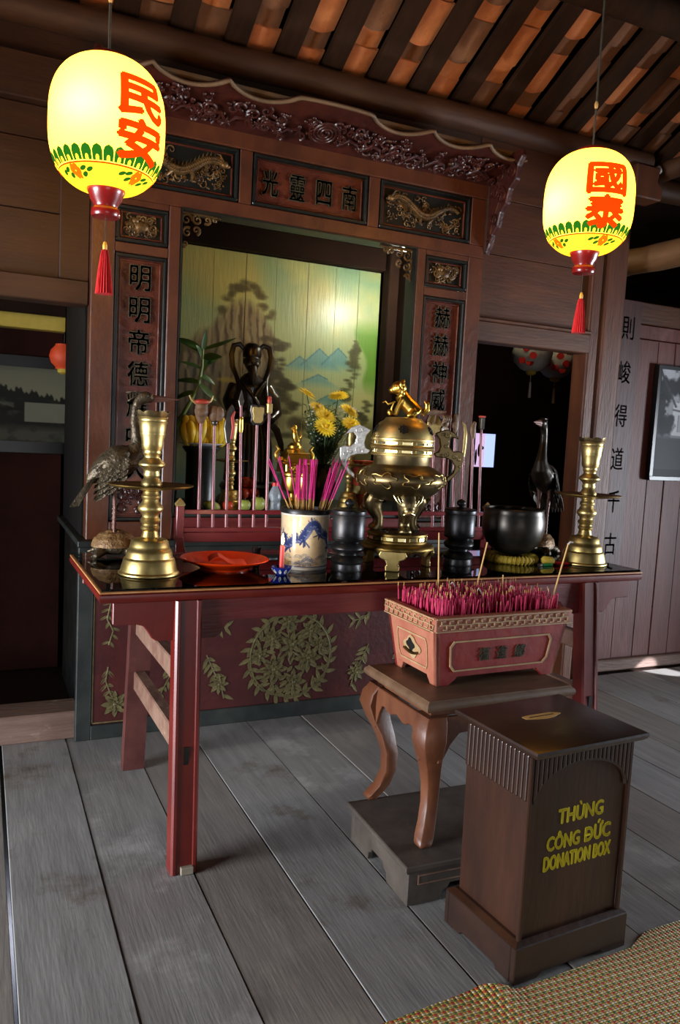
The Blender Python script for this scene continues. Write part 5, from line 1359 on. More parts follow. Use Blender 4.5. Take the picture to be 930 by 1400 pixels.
part('bottom_board', MB().box(.8165, 2.4085, -.010, .010, .045, .088), M['rack'], rk, bev=.002)
def weapon(x, xt, ztop, kind, label, sm='shaft'):
    w_ = thing('ceremonial_'+('axe', 'hammer', 'club', 'spear', 'tablet', 'brush', 'fan', 'fist_staff', 'paddle', 'hooked_blade', 'horn_staff', 'square_staff')[kind], label, 'staff weapon', (x, 3.40, TZ+.1105), 0, 'ceremonial weapons in the red rack')
    # the shaft passes just behind the top rail and stands on the middle rail
    dx = (xt-x); L = ztop-TZ-.112; T = lambda f, o=(0, 0, 0): (dx*f+o[0], o[1], L*f+o[2])
    sh_ = {3: .90, 4: .86, 0: .80, 1: .86, 2: .72, 5: .88, 6: .82, 7: .86, 8: .84, 9: .66, 10: .84, 11: .86}[kind]
    part('shaft', MB().tube([(0, .0, .0), T(sh_)], [.0078, .0065], 8), M[sm], w_, smooth=60)
    hx, hz = dx*sh_, L*sh_
    def P(*a): return [(hx+p[0], p[1], hz+p[2]) for p in a]
    if kind == 0:
        m_ = MB().tube(P((0, 0, 0), (0, 0, .02), (0, -.004, .05), (0, -.004, .085)), [.012, .022, .032, .026], 10); m_.ell(P((-.005, -.024, .045))[0], (.022, .016, .018), 8, 6)
        part('beast_head', fuse(m_, .005, 2), M['wbrown'], w_, smooth=60)
        part('horns', MB().tube(P((-.02, 0, .085), (-.045, 0, .10), (-.055, 0, .118)), [.008, .006, .002], 6).tube(P((.02, 0, .085), (.042, 0, .10), (.052, 0, .122)), [.008, .006, .002], 6), M['wgold'], w_, smooth=60)
        part('red_cap', MB().ell(P((0, -.006, .092))[0], (.034, .024, .014), 12, 6), M['wred'], w_, smooth=60)
    elif kind == 1:
        part('melon_head', MB().ell(P((-.004, 0, .04))[0], (.028, .026, .036), 14, 8).ell(P((.016, -.006, .04))[0], (.026, .022, .034), 14, 8), M['wbrown'], w_, smooth=60)
        part('collar', MB().lathe([(.008, -.012), (.014, -.004), (.014, .006), (.008, .012)], 12, (hx, 0, hz)), M['iron'], w_, smooth=50)
    elif kind == 2:
        part('blade', MB().prism([(hx-.010, hz-.02), (hx-.022, hz+.05), (hx-.014, hz+.12), (hx+.012, hz+.155), (hx+.026, hz+.13), (hx+.008, hz+.10), (hx+.014, hz+.05), (hx+.010, hz-.02)], 'y', -.008, .008), M['iron'], w_, bev=.003)
        part('flame_edge', MB().tube(P((.012, -.004, .0), (.020, -.004, .05), (.014, -.004, .095), (.024, -.004, .125)), [.007, .009, .009, .004], 8), M['wred'], w_, smooth=60)
    elif kind == 3:
        part('ferrule', MB().lathe([(.009, 0), (.011, .01), (.010, .055), (.011, .065), (.007, .07)], 12, (hx*.78, 0, hz*.78)), M['gold'], w_, smooth=50)
        part('spear_blade', MB().prism([(hx-.006, hz-.01), (hx-.013, hz+.02), (hx, hz+.07), (hx+.013, hz+.02), (hx+.006, hz-.01)], 'y', -.004, .004), M['iron'], w_, bev=.002)
    elif kind == 4:
        sp = [(-.018, 0), (.018, 0), (.032, .016), (.028, .040), (.036, .062), (.034, .088), (.014, .092), (0, .087), (-.014, .092), (-.034, .088), (-.036, .062), (-.028, .040), (-.032, .016)]
        t_ = part('tablet', MB().prism([(hx+a, hz+b) for a, b in sp], 'y', -.010, .006), M['iron'], w_, bev=.003)
        part('gilt_face', MB().prism([(hx+a*.78, hz+.010+b*.80) for a, b in sp], 'y', -.014, -.009), M['wgold'], t_, bev=.002)
    elif kind == 5:
        part('grip', MB().box(hx-.013, hx+.013, -.013, .013, hz, hz+.048), M['wgold'], w_, bev=.005)
        part('tip', MB().lathe([(.009, 0), (.011, .012), (.008, .03), (0, .034)], 10, (hx, 0, hz+.046)), M['wred'], w_, smooth=60)
    elif kind == 6:
        part('disc', MB().prism([(hx+.040*math.cos(a), hz+.030+.050*math.sin(a)) for a in [2*PI*k/24 for k in range(24)]], 'y', -.006, .006), M['wgold'], w_, bev=.003)
        part('brim', MB().prism([(hx-.075, hz+.078), (hx-.06, hz+.098), (hx-.01, hz+.108), (hx+.06, hz+.100), (hx+.03, hz+.090), (hx-.03, hz+.078)], 'y', -.02, .02), M['wbrown'], w_, bev=.004)
        part('hook', MB().tube(P((-.03, -.012, .085), (-.045, -.012, .05), (-.025, -.012, .03), (-.005, -.012, .045), (0, -.012, .08)), .0045, 6), M['wbrown'], w_, smooth=60)
    elif kind == 7:
        m_ = MB().ell(P((0, 0, .025))[0], (.022, .018, .026), 12, 8)
        part('palm', m_, M['wbrown'], w_, smooth=60)
        for q in range(4): part('finger', MB().tube(P((-.018+.012*q, -.012, .030), (-.018+.012*q, -.022, .046), (-.018+.012*q, -.014, .058), (-.018+.012*q, .0, .060)), [.0065, .0068, .0065, .006], 8), M['wbrown'], w_, smooth=60)
        part('thumb', MB().tube(P((-.022, -.008, .012), (-.026, -.020, .026), (-.012, -.026, .034)), [.007, .0068, .006], 8), M['wbrown'], w_, smooth=60)
        part('cuff', MB().lathe([(.010, -.02), (.020, -.014), (.020, -.002), (.012, .006)], 14, (hx, 0, hz)), M['silver'], w_, smooth=50)
    elif kind == 8:
        part('paddle', MB().ell(P((0, 0, .05))[0], (.020, .010, .050), 14, 8), M['wbrown'], w_, smooth=60)
    elif kind == 9:
        part('hooked_blade', MB().tube(P((0, 0, 0), (.004, 0, .06), (.006, 0, .12), (-.004, 0, .16), (-.020, 0, .175)), [.009, .011, .010, .008, .002], 8, .5), M['wgold'], w_, smooth=60)
    elif kind == 10:
        part('horn', MB().tube(P((0, 0, 0), (-.004, 0, .03), (-.004, 0, .06), (.008, 0, .085)), [.010, .018, .016, .008], 10), M['wbrown'], w_, smooth=60)
    else:
        part('square_tip', MB().box(hx-.012, hx+.012, -.012, .012, hz, hz+.06), M['iron'], w_, bev=.003)
        part('cap', MB().box(hx-.014, hx+.014, -.014, .014, hz+.06, hz+.07), M['wred'], w_, bev=.002)
LAB = ('beast-headed axe with horns and red cap, first weapon from the left in the rack', 'double melon hammer, second weapon from the left in the rack', 'flame-edged dark club with red, third weapon from the left in the rack',
       'thin spear with gold ferrule before the dark deity statue', 'gilt shield-shaped tablet on a pole before the dark deity statue', 'pole with tan grip and red tip just right of the gilt tablet',
       'pole with painted disc and hat-like brim right of the censer lid', 'carved fist on a pole above the right censer handle', 'oval paddle on a pole beside the carved fist', 'pole with curved hooked blade right of the censer handle',
       'pole with small horn head in front of the lit window', 'rightmost pole with square dark tip and red cap')
for i, (x, xt, zt) in enumerate(((.885, .879, 1.685), (.950, .940, 1.65), (1.012, 1.004, 1.66), (1.076, 1.058, 1.72), (1.140, 1.138, 1.65), (1.203, 1.192, 1.70),
                                 (2.095, 2.062, 1.70), (2.155, 2.128, 1.695), (2.215, 2.190, 1.68), (2.272, 2.245, 1.66), (2.325, 2.300, 1.655), (2.375, 2.350, 1.70))):
    weapon(x, xt, zt, i, LAB[i])

# ================================================================== THINGS IN THE ALCOVE BEHIND THE GATE
AZ = 1.115
# ---- dark deity statue
de = thing('deity_statue', 'dark carved wooden deity with looping ribbons before the landscape painting', 'statue', (1.445, 4.46, AZ), R(-8))
b = MB()
b.tube([(0, 0, .12), (0, 0, .25), (0, .01, .40), (0, .01, .52), (0, 0, .62), (0, 0, .69), (0, 0, .735), (0, -.005, .77)], [.135, .130, .112, .092, .098, .105, .070, .038], 20, .82)
b.ell((0, -.012, .835), (.048, .050, .062), 16, 10)                       # head
b.ell((0, -.058, .828), (.010, .012, .014), 8, 6)                         # nose
b.tube([(-.022, -.050, .852), (0, -.060, .855), (.022, -.050, .852)], [.007, .008, .007], 6)
for s in (-1, 1):
    b.ell((s*.048, -.005, .835), (.008, .012, .018), 8, 6)                # ears
    b.ell((s*.024, -.050, .812), (.016, .012, .012), 8, 6)                # cheeks
b.tube([(.085, 0, .69), (.135, -.01, .62), (.150, -.03, .54), (.105, -.09, .50), (.055, -.115, .505)], [.050, .046, .040, .034, .024], 12)
b.tube([(-.085, 0, .69), (-.125, -.02, .60), (-.110, -.07, .53), (-.05, -.115, .52)], [.050, .044, .038, .026], 12)
for k in range(4):
    b.tube([(.045, -.118, .498+.012*k), (.020, -.132, .496+.012*k), (.000, -.128, .492+.012*k)], [.0085, .008, .007], 8)
    b.tube([(-.045, -.118, .510+.011*k), (-.020, -.130, .512+.010*k), (-.002, -.126, .512+.009*k)], [.0085, .008, .007], 8)
b.tube([(.05, -.12, .545), (.035, -.132, .556), (.02, -.130, .560)], [.009, .008, .006], 8)
b.tube([(-.05, -.12, .553), (-.035, -.134, .562), (-.02, -.132, .566)], [.009, .008, .006], 8)
part('figure', fuse(b, .007, 3), M['statue'], de, smooth=60)
part('cap', MB().lathe([(.054, 0), (.056, .02), (.052, .035), (.053, .05), (.040, .075), (.020, .085), (0, .087)], 24, (0, -.005, .858)), M['statue'], de, smooth=50)
part('beard', MB().tube([(0, -.058, .800), (0, -.072, .775), (0, -.080, .735), (0, -.078, .70)], [.020, .022, .018, .004], 10), M['statuef'], de, smooth=60)
for s in (-1, 1):
    part('ribbon', MB().tube([(s*.035, .02, .90), (s*.07, .02, .935), (s*.105, .02, .925), (s*.118, .015, .87), (s*.108, .01, .80), (s*.085, -.01, .74), (s*.075, -.06, .68), (s*.085, -.09, .60)], [.012, .016, .017, .017, .017, .016, .015, .010], 10, .55), M['statue'], de, smooth=60)
    part('sash_end', MB().tube([(s*.10, -.06, .50), (s*.16, -.04, .44), (s*.19, -.03, .36), (s*.21, -.02, .28)], [.020, .024, .020, .006], 8, .35), M['statue'], de, smooth=60)
fo = MB()
for k in range(12):
    a = R(-160+k*12.5); fo.tube([(math.cos(a)*.105, math.sin(a)*.09, .47), (math.cos(a)*.132, math.sin(a)*.112, .34), (math.cos(a)*.142, math.sin(a)*.118, .14)], [.010, .013, .016], 6)
part('robe_folds', fo, M['statue'], de, smooth=60)
part('belt', MB().tube([(.104*math.cos(2*PI*k/28), .088*math.sin(2*PI*k/28)+.008, .478+.012*math.cos(2*PI*k/14)) for k in range(28)], .015, 8, closed=True), M['statue'], de, smooth=60)
part('collar_fold', MB().tube([(-.07, -.06, .72), (-.02, -.10, .66), (.02, -.11, .60), (.05, -.105, .55)], [.012, .013, .013, .010], 8).tube([(.07, -.06, .72), (.03, -.10, .67), (.0, -.108, .63)], [.012, .013, .012], 8), M['statue'], de, smooth=60)
part('base', MB().lathe([(.18, 0), (.185, .02), (.17, .045), (.15, .06), (.155, .085), (.165, .105), (.15, .125)], 40), M['statue'], de, smooth=40)

# ---- banana dish on a dark drum stand
tag(part('drum_stand', MB().lathe([(.080, 0), (.084, .01), (.080, .03), (.080, .30), (.100, .325), (.100, .335), (0, .335)], 32, cap=False), M['black'], loc=(1.075, 4.12, AZ), smooth=40), 'dark lacquered round stand under the banana dish', 'stand')
bd_ = tag(part('fruit_dish', MB().lathe([(0, 0), (.06, 0), (.10, .010), (.120, .016), (.121, .019), (.09, .014), (0, .006)], 40, cap=False), M['porc'], loc=(1.075, 4.12, AZ+.336), smooth=40), 'white dish holding the bananas on the dark stand', 'dish')
rb_ = random.Random(4)
def banana(mb, base, yawr, tilt, L=.115, r=.025):
    pts = []; rad = []
    for i in range(9):
        t = i/8; a = tilt-1.0*(t-.15)
        pts.append((i/8*L*.62*math.sin(tilt), -.030*math.sin(PI*t)-.0, L*t)); rad.append(r*(.42+.62*math.sin(PI*min(1, .12+t*.80))**.7) if i < 8 else .004)
    m_ = MB().tube(pts, rad, 7); m_.cur = 1; m_.ell(pts[-1], (.005, .005, .006), 6, 4)
    mtx = Matrix.Translation(base) @ Matrix.Rotation(yawr, 4, 'Z')
    mb.v = []; mb.f = []; mb.m = []
    for v_ in m_.v: mb.v.append(tuple(mtx @ Vector(v_)))
    mb.f = m_.f; mb.m = m_.m; return mb
for q, (cx, n_, lab) in enumerate(((-.052, 5, 'ripe banana bunch on the left of the white dish'), (.055, 5, 'ripe banana bunch on the right of the white dish'))):
    bn = thing('banana_bunch', lab, 'bananas', (1.075+cx, 4.10, AZ+.347))
    for k in range(n_):
        f = (k-(n_-1)/2)/n_
        part('banana', banana(MB(), (f*.085, -.028+.02*abs(f)-.012*(k % 2), .002+.010*(k % 2)), f*.5, f*.9+rb_.uniform(-.1, .1), rb_.uniform(.105, .135)), [M['banana'], M['bantip']], bn, smooth=60)
    for k in range(4):
        f = (k-1.5)/4
        part('banana', banana(MB(), (f*.08, .012, .045), f*.4, f*.6, .105), [M['banana'], M['bantip']], bn, smooth=60)
tag(part('green_mango', MB().ell((0, 0, .03), (.030, .026, .042), 16, 10, Matrix.Rotation(.5, 3, 'Y')), M['green'], loc=(1.125, 4.16, AZ+.42), smooth=60), 'green mango lying on top of the bananas', 'mango')
tag(part('dragon_fruit', MB().ell((0, 0, .025), (.045, .036, .032), 16, 10).leaf((-.04, 0, .03), (-1, 0, .7), (0, -1, 0), .04, .02, .1, 4, .003).leaf((.04, 0, .03), (1, 0, .8), (0, -1, 0), .04, .02, .1, 4, .003), M['apple'], loc=(1.02, 4.17, AZ+.44), smooth=60), 'red dragon fruit behind the bananas', 'fruit')

# ---- smaller copies of the brass candlestick
for (x, y, s, lab) in ((1.240, 4.12, .80, 'small brass candlestick among the fruit behind the rack'), (1.955, 4.12, .80, 'small brass candlestick between the flowers and the censer')):
    c = copy_tree(cs, lab, loc=(x, y, AZ)); c.scale = (s*.8, s*.8, s*1.02)

# ---- fruit on a low dark stand
tag(part('low_stand', MB().lathe([(.06, 0), (.06, .01), (.045, .02), (.04, .035), (.085, .042), (.09, .05), (0, .05)], 36, cap=False), M['black'], loc=(1.365, 4.22, AZ), smooth=40), 'low dark pedestal stand carrying the red apples', 'stand')
def fruit(name, lab, loc, r, m_, grp=None):
    f = thing(name, lab, 'fruit', loc, 0, grp)
    n = 12; pr_ = [(0, .14*r), (r*.35, .03*r), (r*.8, .35*r), (r, .95*r), (r*.9, 1.45*r), (r*.55, 1.8*r), (r*.22, 1.84*r), (0, 1.70*r)]
    part('skin', MB().lathe(pr_, 18, cap=False), M[m_], f, smooth=70)
    part('stalk', MB().tube([(0, 0, 1.68*r), (.003, 0, 2.05*r)], .002, 5), M['bantip'], f)
for i, (x, y, z, lab) in enumerate(((1.338, 4.185, .052, 'front left apple on the low stand'), (1.398, 4.19, .052, 'front right apple on the low stand'), (1.368, 4.25, .052, 'hindmost apple on the low stand'), (1.352, 4.21, .112, 'upper left apple of the pile'), (1.392, 4.225, .110, 'upper right apple of the pile'))):
    fruit('apple', 'red '+lab, (x, y, AZ+z), .034, 'apple', 'apples behind the rack')
fruit('pomelo', 'round green pomelo right of the apples', (1.378, 4.045, AZ), .042, 'green'); fruit('guava', 'yellow-green guava left of the pomelo', (1.298, 4.03, AZ), .034, 'green')
fruit('dark_apple', 'dark red apple beside the small candlestick', (1.205, 4.03, AZ), .030, 'apple')
tag(part('mango', MB().ell((0, 0, .026), (.05, .028, .026), 16, 10, Matrix.Rotation(.25, 3, 'Y')), M['green'], loc=(1.12, 4.035, AZ), smooth=60), 'green mango lying left of the dark apple', 'mango')
bo = thing('water_bottle', 'grey bottle with red cap behind the porcelain pot', 'bottle', (1.475, 3.99+.06, AZ))
part('bottle_body', MB().lathe([(0, 0), (.030, 0), (.033, .006), (.033, .05), (.030, .056), (.033, .062), (.033, .095), (.022, .122), (.015, .132), (.015, .140)], 24), M['bottle'], bo, smooth=40)
part('bottle_cap', MB().lathe([(.017, .138), (.0175, .156), (.014, .159), (0, .159)], 20), M['jasper'], bo, smooth=40)

# ---- little gilded tower censer
gt = thing('gilt_tower_censer', 'small gilded tower-shaped censer behind the incense pot', 'censer', (1.592, 4.08, AZ))
part('foot', MB().lathe([(.055, 0), (.060, .008), (.045, .025), (.030, .045), (.034, .06), (.026, .075), (.030, .10)], 32), M['gold'], gt, smooth=40)
part('bowl', MB().lathe([(.028, .098), (.055, .115), (.066, .150), (.064, .19), (.074, .20), (.074, .215), (.070, .22)], 32), M['gold'], gt, smooth=40)
part('square_tier', MB().box(-.075, .075, -.075, .075, .22, .262).box(-.082, .082, -.082, .082, .262, .270).box(-.082, .082, -.082, .082, .214, .222), M['gold'], gt, bev=.004)
part('upper_tier', MB().frus((-.070, .070, -.070, .070), (-.060, .060, -.060, .060), .270, .318).box(-.068, .068, -.068, .068, .318, .326), M['gold'], gt, bev=.004)
sc4 = MB(); scrolls(sc4, -.062, .062, .228, .258, -.077, 3, 14, (.007, .013), .003); part('scroll_relief', sc4, M['gold'], gt, smooth=50)
part('roof', MB().lathe([(.062, .326), (.058, .34), (.040, .350), (.042, .362), (.030, .372), (.024, .38)], 24), M['gold'], gt, smooth=40)
lm = MB().tube([(.012, 0, .385), (0, 0, .41), (-.006, 0, .44)], [.020, .020, .016], 10).ell((-.008, 0, .462), (.018, .017, .017), 10, 8).ell((-.022, -.002, .458), (.010, .010, .008), 8, 6).tube([(.02, 0, .40), (.034, 0, .42), (.03, 0, .445)], [.007, .007, .003], 6)
part('lion', fuse(lm, .004, 2), M['gold'], gt, smooth=60)
for s in (-1, 1): part('handle', MB().tube([(s*.07, 0, .29), (s*.105, 0, .285), (s*.112, 0, .315), (s*.092, 0, .34), (s*.112, 0, .36)], [.010, .012, .011, .009, .004], 8), M['gold'], gt, smooth=60)

# ---- vase of chrysanthemums
va = thing('flower_vase', 'dark vase with green foliage and small white blossoms behind the censer', 'vase', (1.83, 4.22, AZ))
part('vase_body', MB().lathe([(0, 0), (.05, 0), (.055, .01), (.045, .04), (.075, .11), (.08, .15), (.06, .20), (.035, .235), (.05, .26), (.045, .262), (.03, .24), (0, .2)], 32, cap=False), M['pewter'], va, smooth=50)
rf = random.Random(12); fg = MB(); stems = MB()
for k in range(110):
    a = rf.uniform(0, 6.28); sp = rf.uniform(.15, .85); d = Vector((math.cos(a)*sp*.62, math.sin(a)*sp*.5, 1)).normalized(); L_ = rf.uniform(.16, .40)
    p = Vector((0, 0, .22)); q = p+d*L_
    stems.tube([p, p.lerp(q, .5)+Vector((0, 0, .01)), q], [.0022, .002, .0012], 4)
    for j in range(9):
        t = .3+.7*j/8; c_ = p.lerp(q, t); b_ = rf.uniform(0, 6.28)
        fg.leaf(c_, (math.cos(b_), math.sin(b_), .6), (0, 0, 1), rf.uniform(.025, .05), rf.uniform(.010, .018), .2, 3, .0008)
part('stems', stems, M['fern'], va); fo_ = part('foliage', fg, M['fern'], va); fo_['kind'] = 'stuff'
wh = MB()
for k in range(90):
    c_ = Vector((rf.choice((-.07, .10, .13))+rf.uniform(-.06, .06), -.06+rf.uniform(-.05, .05), rf.uniform(.36, .60)))
    wh.ell(c_, (.006, .006, .004), 6, 4)
wo = part('white_blossoms', wh, M['white'], va); wo['kind'] = 'stuff'
pet = [mesh_of('petal', MB().leaf((.006, 0, 0), (1, 0, h), (0, 0, 1), L_, .0150, bn, 4, .001), M['petal']) for L_, h, bn in ((.052, .10, .10), (.046, .5, .25), (.034, 1.0, .35))]
hrt = mesh_of('heart', MB().ell((0, 0, .010), (.011, .011, .009), 10, 6), M['petalc'], smooth=60)
pl_ = ('at the far upper left', 'at the upper left of the three stacked', 'in the middle of the three stacked', 'lowest and brightest', 'at the top right', 'at the right edge', 'lowest on the right, by the pale handle')
for k, (x, z, tx, ty, s, y) in enumerate(((-.145, .655, .5, -.35, 1., -.05), (-.055, .585, .2, -.6, 1., .0), (-.035, .535, .1, -.8, 1.15, -.08), (-.055, .475, .0, -1.3, 1.2, -.13), (.085, .66, -.25, -.3, 1.1, .02), (.125, .575, .5, -.6, 1.15, -.05), (.105, .50, .0, -.9, 1.05, -.13))):
    f = thing('chrysanthemum', 'yellow chrysanthemum %s of the bouquet' % pl_[k], 'flower', (1.83+x, 4.22+y, AZ+z), 0, 'yellow chrysanthemums')
    f.rotation_euler = Vector((0, 0, 1)).rotation_difference(Vector((tx, ty, 1)).normalized()).to_euler(); f.scale = (s, s, s)
    for r_, (n_, off) in enumerate(((22, 0), (18, .2), (13, .4))):
        for j in range(n_): o = link('petal', pet[r_], f); o.rotation_euler = (0, 0, 2*PI*j/n_+off); o.location = (0, 0, .003*r_)
    link('heart', hrt, f)
    d = Vector((-x*.8, -y*.8, -.40)); inv = f.rotation_euler.to_matrix().inverted()
    part('stalk', MB().tube([(0, 0, 0), inv @ Vector((-x*.15, -y*.1, -.07))/s, inv @ Vector((-x*.75, -y*.75, -(z-.26)))/s], [.003, .003, .0026], 6), M['fern'], f)
# ---- red offering boxes
for k, (x, z, w_, h_, m_, lab) in enumerate(((2.10, 0, .11, .09, 'wred', 'red offering box lowest of the pile behind the censer'), (2.105, .091, .10, .05, 'wgold', 'gilt offering box in the middle of the pile behind the censer'), (2.10, .142, .11, .15, 'wred', 'red offering box topmost of the pile behind the censer'))):
    t = thing('offering_box', lab, 'box', (x, 4.22, AZ+z), R(8), 'offering boxes behind the censer')
    part('carton', MB().box(-w_/2, w_/2, -.05, .05, 0, h_), M[m_], t, bev=.003)
    part('gold_band', rects_frame(MB(), -w_/2+.008, w_/2-.008, .008, h_-.008, .004, -.0515, -.049), M['wgold'], t)

# ---- lucky bamboo
lb = thing('lucky_bamboo', 'green leafy bamboo stalk leaning out beside the left gate post', 'plant', (.985, 4.06, AZ))
part('pot', MB().lathe([(.04, 0), (.05, .01), (.058, .10), (.062, .105), (.05, .105), (0, .09)], 24, (-.07, .16, 0), cap=False), M['pewter'], lb, smooth=40)
part('stalk', MB().tube([(-.07, .16, .08), (-.065, .15, .30), (-.035, .07, .46), (.015, .01, .58), (.045, 0, .65), (.060, -.01, .75), (.062, -.01, .84)], [.012, .012, .011, .010, .009, .008, .005], 8), M['stem'], lb, smooth=60)
for (p, d, L_, W_, bn) in (((.055, -.01, .70), (1, -.1, -.10), .075, .036, .5), ((.050, -.01, .66), (1, -.2, -.75), .11, .038, .15), ((.058, -.01, .76), (1, .2, .75), .11, .036, .45), ((.06, -.01, .72), (.55, .0, 1), .10, .020, .1), ((.06, -.01, .82), (-.55, -.2, .55), .13, .045, .7),
                           ((.06, -.01, .84), (1, .0, .35), .17, .020, -.1), ((.055, -.01, .74), (-1, -.2, .45), .10, .020, .3), ((.05, -.01, .67), (-1, .1, .2), .11, .03, .3), ((.062, -.01, .83), (.05, -.4, 1), .10, .022, .1), ((.06, -.01, .80), (.7, -.3, .10), .09, .045, .1),
                           ((.03, 0, .62), (-1, 0, -.15), .10, .025, .5), ((.06, -.01, .79), (-.2, -.5, .5), .08, .04, .3)):
    part('leaf', MB().leaf(p, d, (.1, -.75, .6), L_*1.1, W_*1.5, bn, 8, .0012), M['leaf'], lb, smooth=60)

# ---- small bare bulb hanging inside the opening
hb = thing('hanging_bulb', 'tiny lit bulb on a wire inside the right edge of the gate opening', 'light bulb', (2.358, 4.24, 2.47))
part('wire', MB().tube([(0, 0, .05), (0, 0, .39)], .002, 5), M['cord'], hb)
part('socket', MB().lathe([(.010, .02), (.013, .024), (.013, .05), (.004, .055)], 14), M['iron'], hb, smooth=40)
part('bulb', MB().ell((0, 0, .008), (.011, .011, .015), 12, 8), mat('bulb_glass_lit', (255, 240, 200), None, emit=(255, 225, 160), estr=12), hb, smooth=60)
_l2 = bpy.data.lights.new('alcove_bulb', 'POINT'); _l2.energy = 21; _l2.color = (1, .93, .74); _l2.shadow_soft_size = .025
_o2 = bpy.data.objects.new('alcove_bulb', _l2); COL.objects.link(_o2); _o2.location = (2.358, 4.24, 2.435)

# ================================================================== LANTERNS, PICTURES, SMALL FITTINGS
def lantern_mat(name, c, strength, hot):
    m = bpy.data.materials.new(name); m.use_nodes = True; N = m.node_tree.nodes; L = m.node_tree.links
    for n in list(N):
        if n.type == 'BSDF_PRINCIPLED': N.remove(n)
    e = N.new('ShaderNodeEmission'); e.inputs[0].default_value = (*c, 1); e.inputs[1].default_value = strength
    t = N.new('ShaderNodeBsdfTranslucent'); t.inputs[0].default_value = (*hot, 1)
    # fine woven gauze
    tc = N.new('ShaderNodeTexCoord'); wv = N.new('ShaderNodeTexNoise'); wv.inputs['Scale'].default_value = 14; L.new(tc.outputs['Object'], wv.inputs['Vector'])
    mr = N.new('ShaderNodeMapRange'); mr.inputs['To Min'].default_value = strength*.8; mr.inputs['To Max'].default_value = strength*1.2; L.new(wv.outputs[0], mr.inputs[0]); L.new(mr.outputs[0], e.inputs[1])
    a = N.new('ShaderNodeAddShader'); L.new(e.outputs[0], a.inputs[0]); L.new(t.outputs[0], a.inputs[1]); L.new(a.outputs[0], N['Material Output'].inputs[0])
    return m
LM = lantern_mat('lantern_gauze', (1, .42, .012), 4.2, (.9, .76, .46))
LRED = lantern_mat('lantern_red_ink', (1, .07, .002), 1.0, (.30, .02, .0))
LGRN = lantern_mat('lantern_green_ink', (.03, .22, .02), .7, (.03, .12, .02))
LLOW = lantern_mat('lantern_lower_band', (1, .47, .012), 1.9, (.4, .32, .06))
LORG = lantern_mat('lantern_orange_ink', (1, .26, .006), .9, (.3, .08, .0))
LBLK = mat('lantern_edge_ink', (24, 60, 34), None, rough=.8)
LH, LR = .205, .186
def lr(z):       # barrel profile, z from -LH..LH
    t = max(-1, min(1, z/LH)); return .070+(LR-.070)*(1-abs(t)**2.9)**.62
zs = [LH*math.sin(PI/2*(i/22-1)) for i in range(0, 45)]
def curved(mb, a0, off):
    me = bpy.data.meshes.new('t'); me.from_pydata(mb.v, [], mb.f); bm = bmesh.new(); bm.from_mesh(me)
    bmesh.ops.triangulate(bm, faces=bm.faces)
    for it in range(3):
        es = [e for e in bm.edges if e.calc_length() > .022]
        if es: bmesh.ops.subdivide_edges(bm, edges=es, cuts=1); bmesh.ops.triangulate(bm, faces=[f for f in bm.faces if len(f.verts) > 3])
    out = MB(); bm.verts.index_update()
    vs = []
    for v in bm.verts:
        x, y, z = v.co; a = a0+x/LR; r = lr(z)+off-y
        vs.append((r*math.cos(a), r*math.sin(a), z))
    out.add(vs, [tuple(q.index for q in f.verts) for f in bm.faces]); bm.free(); bpy.data.meshes.remove(me); return out
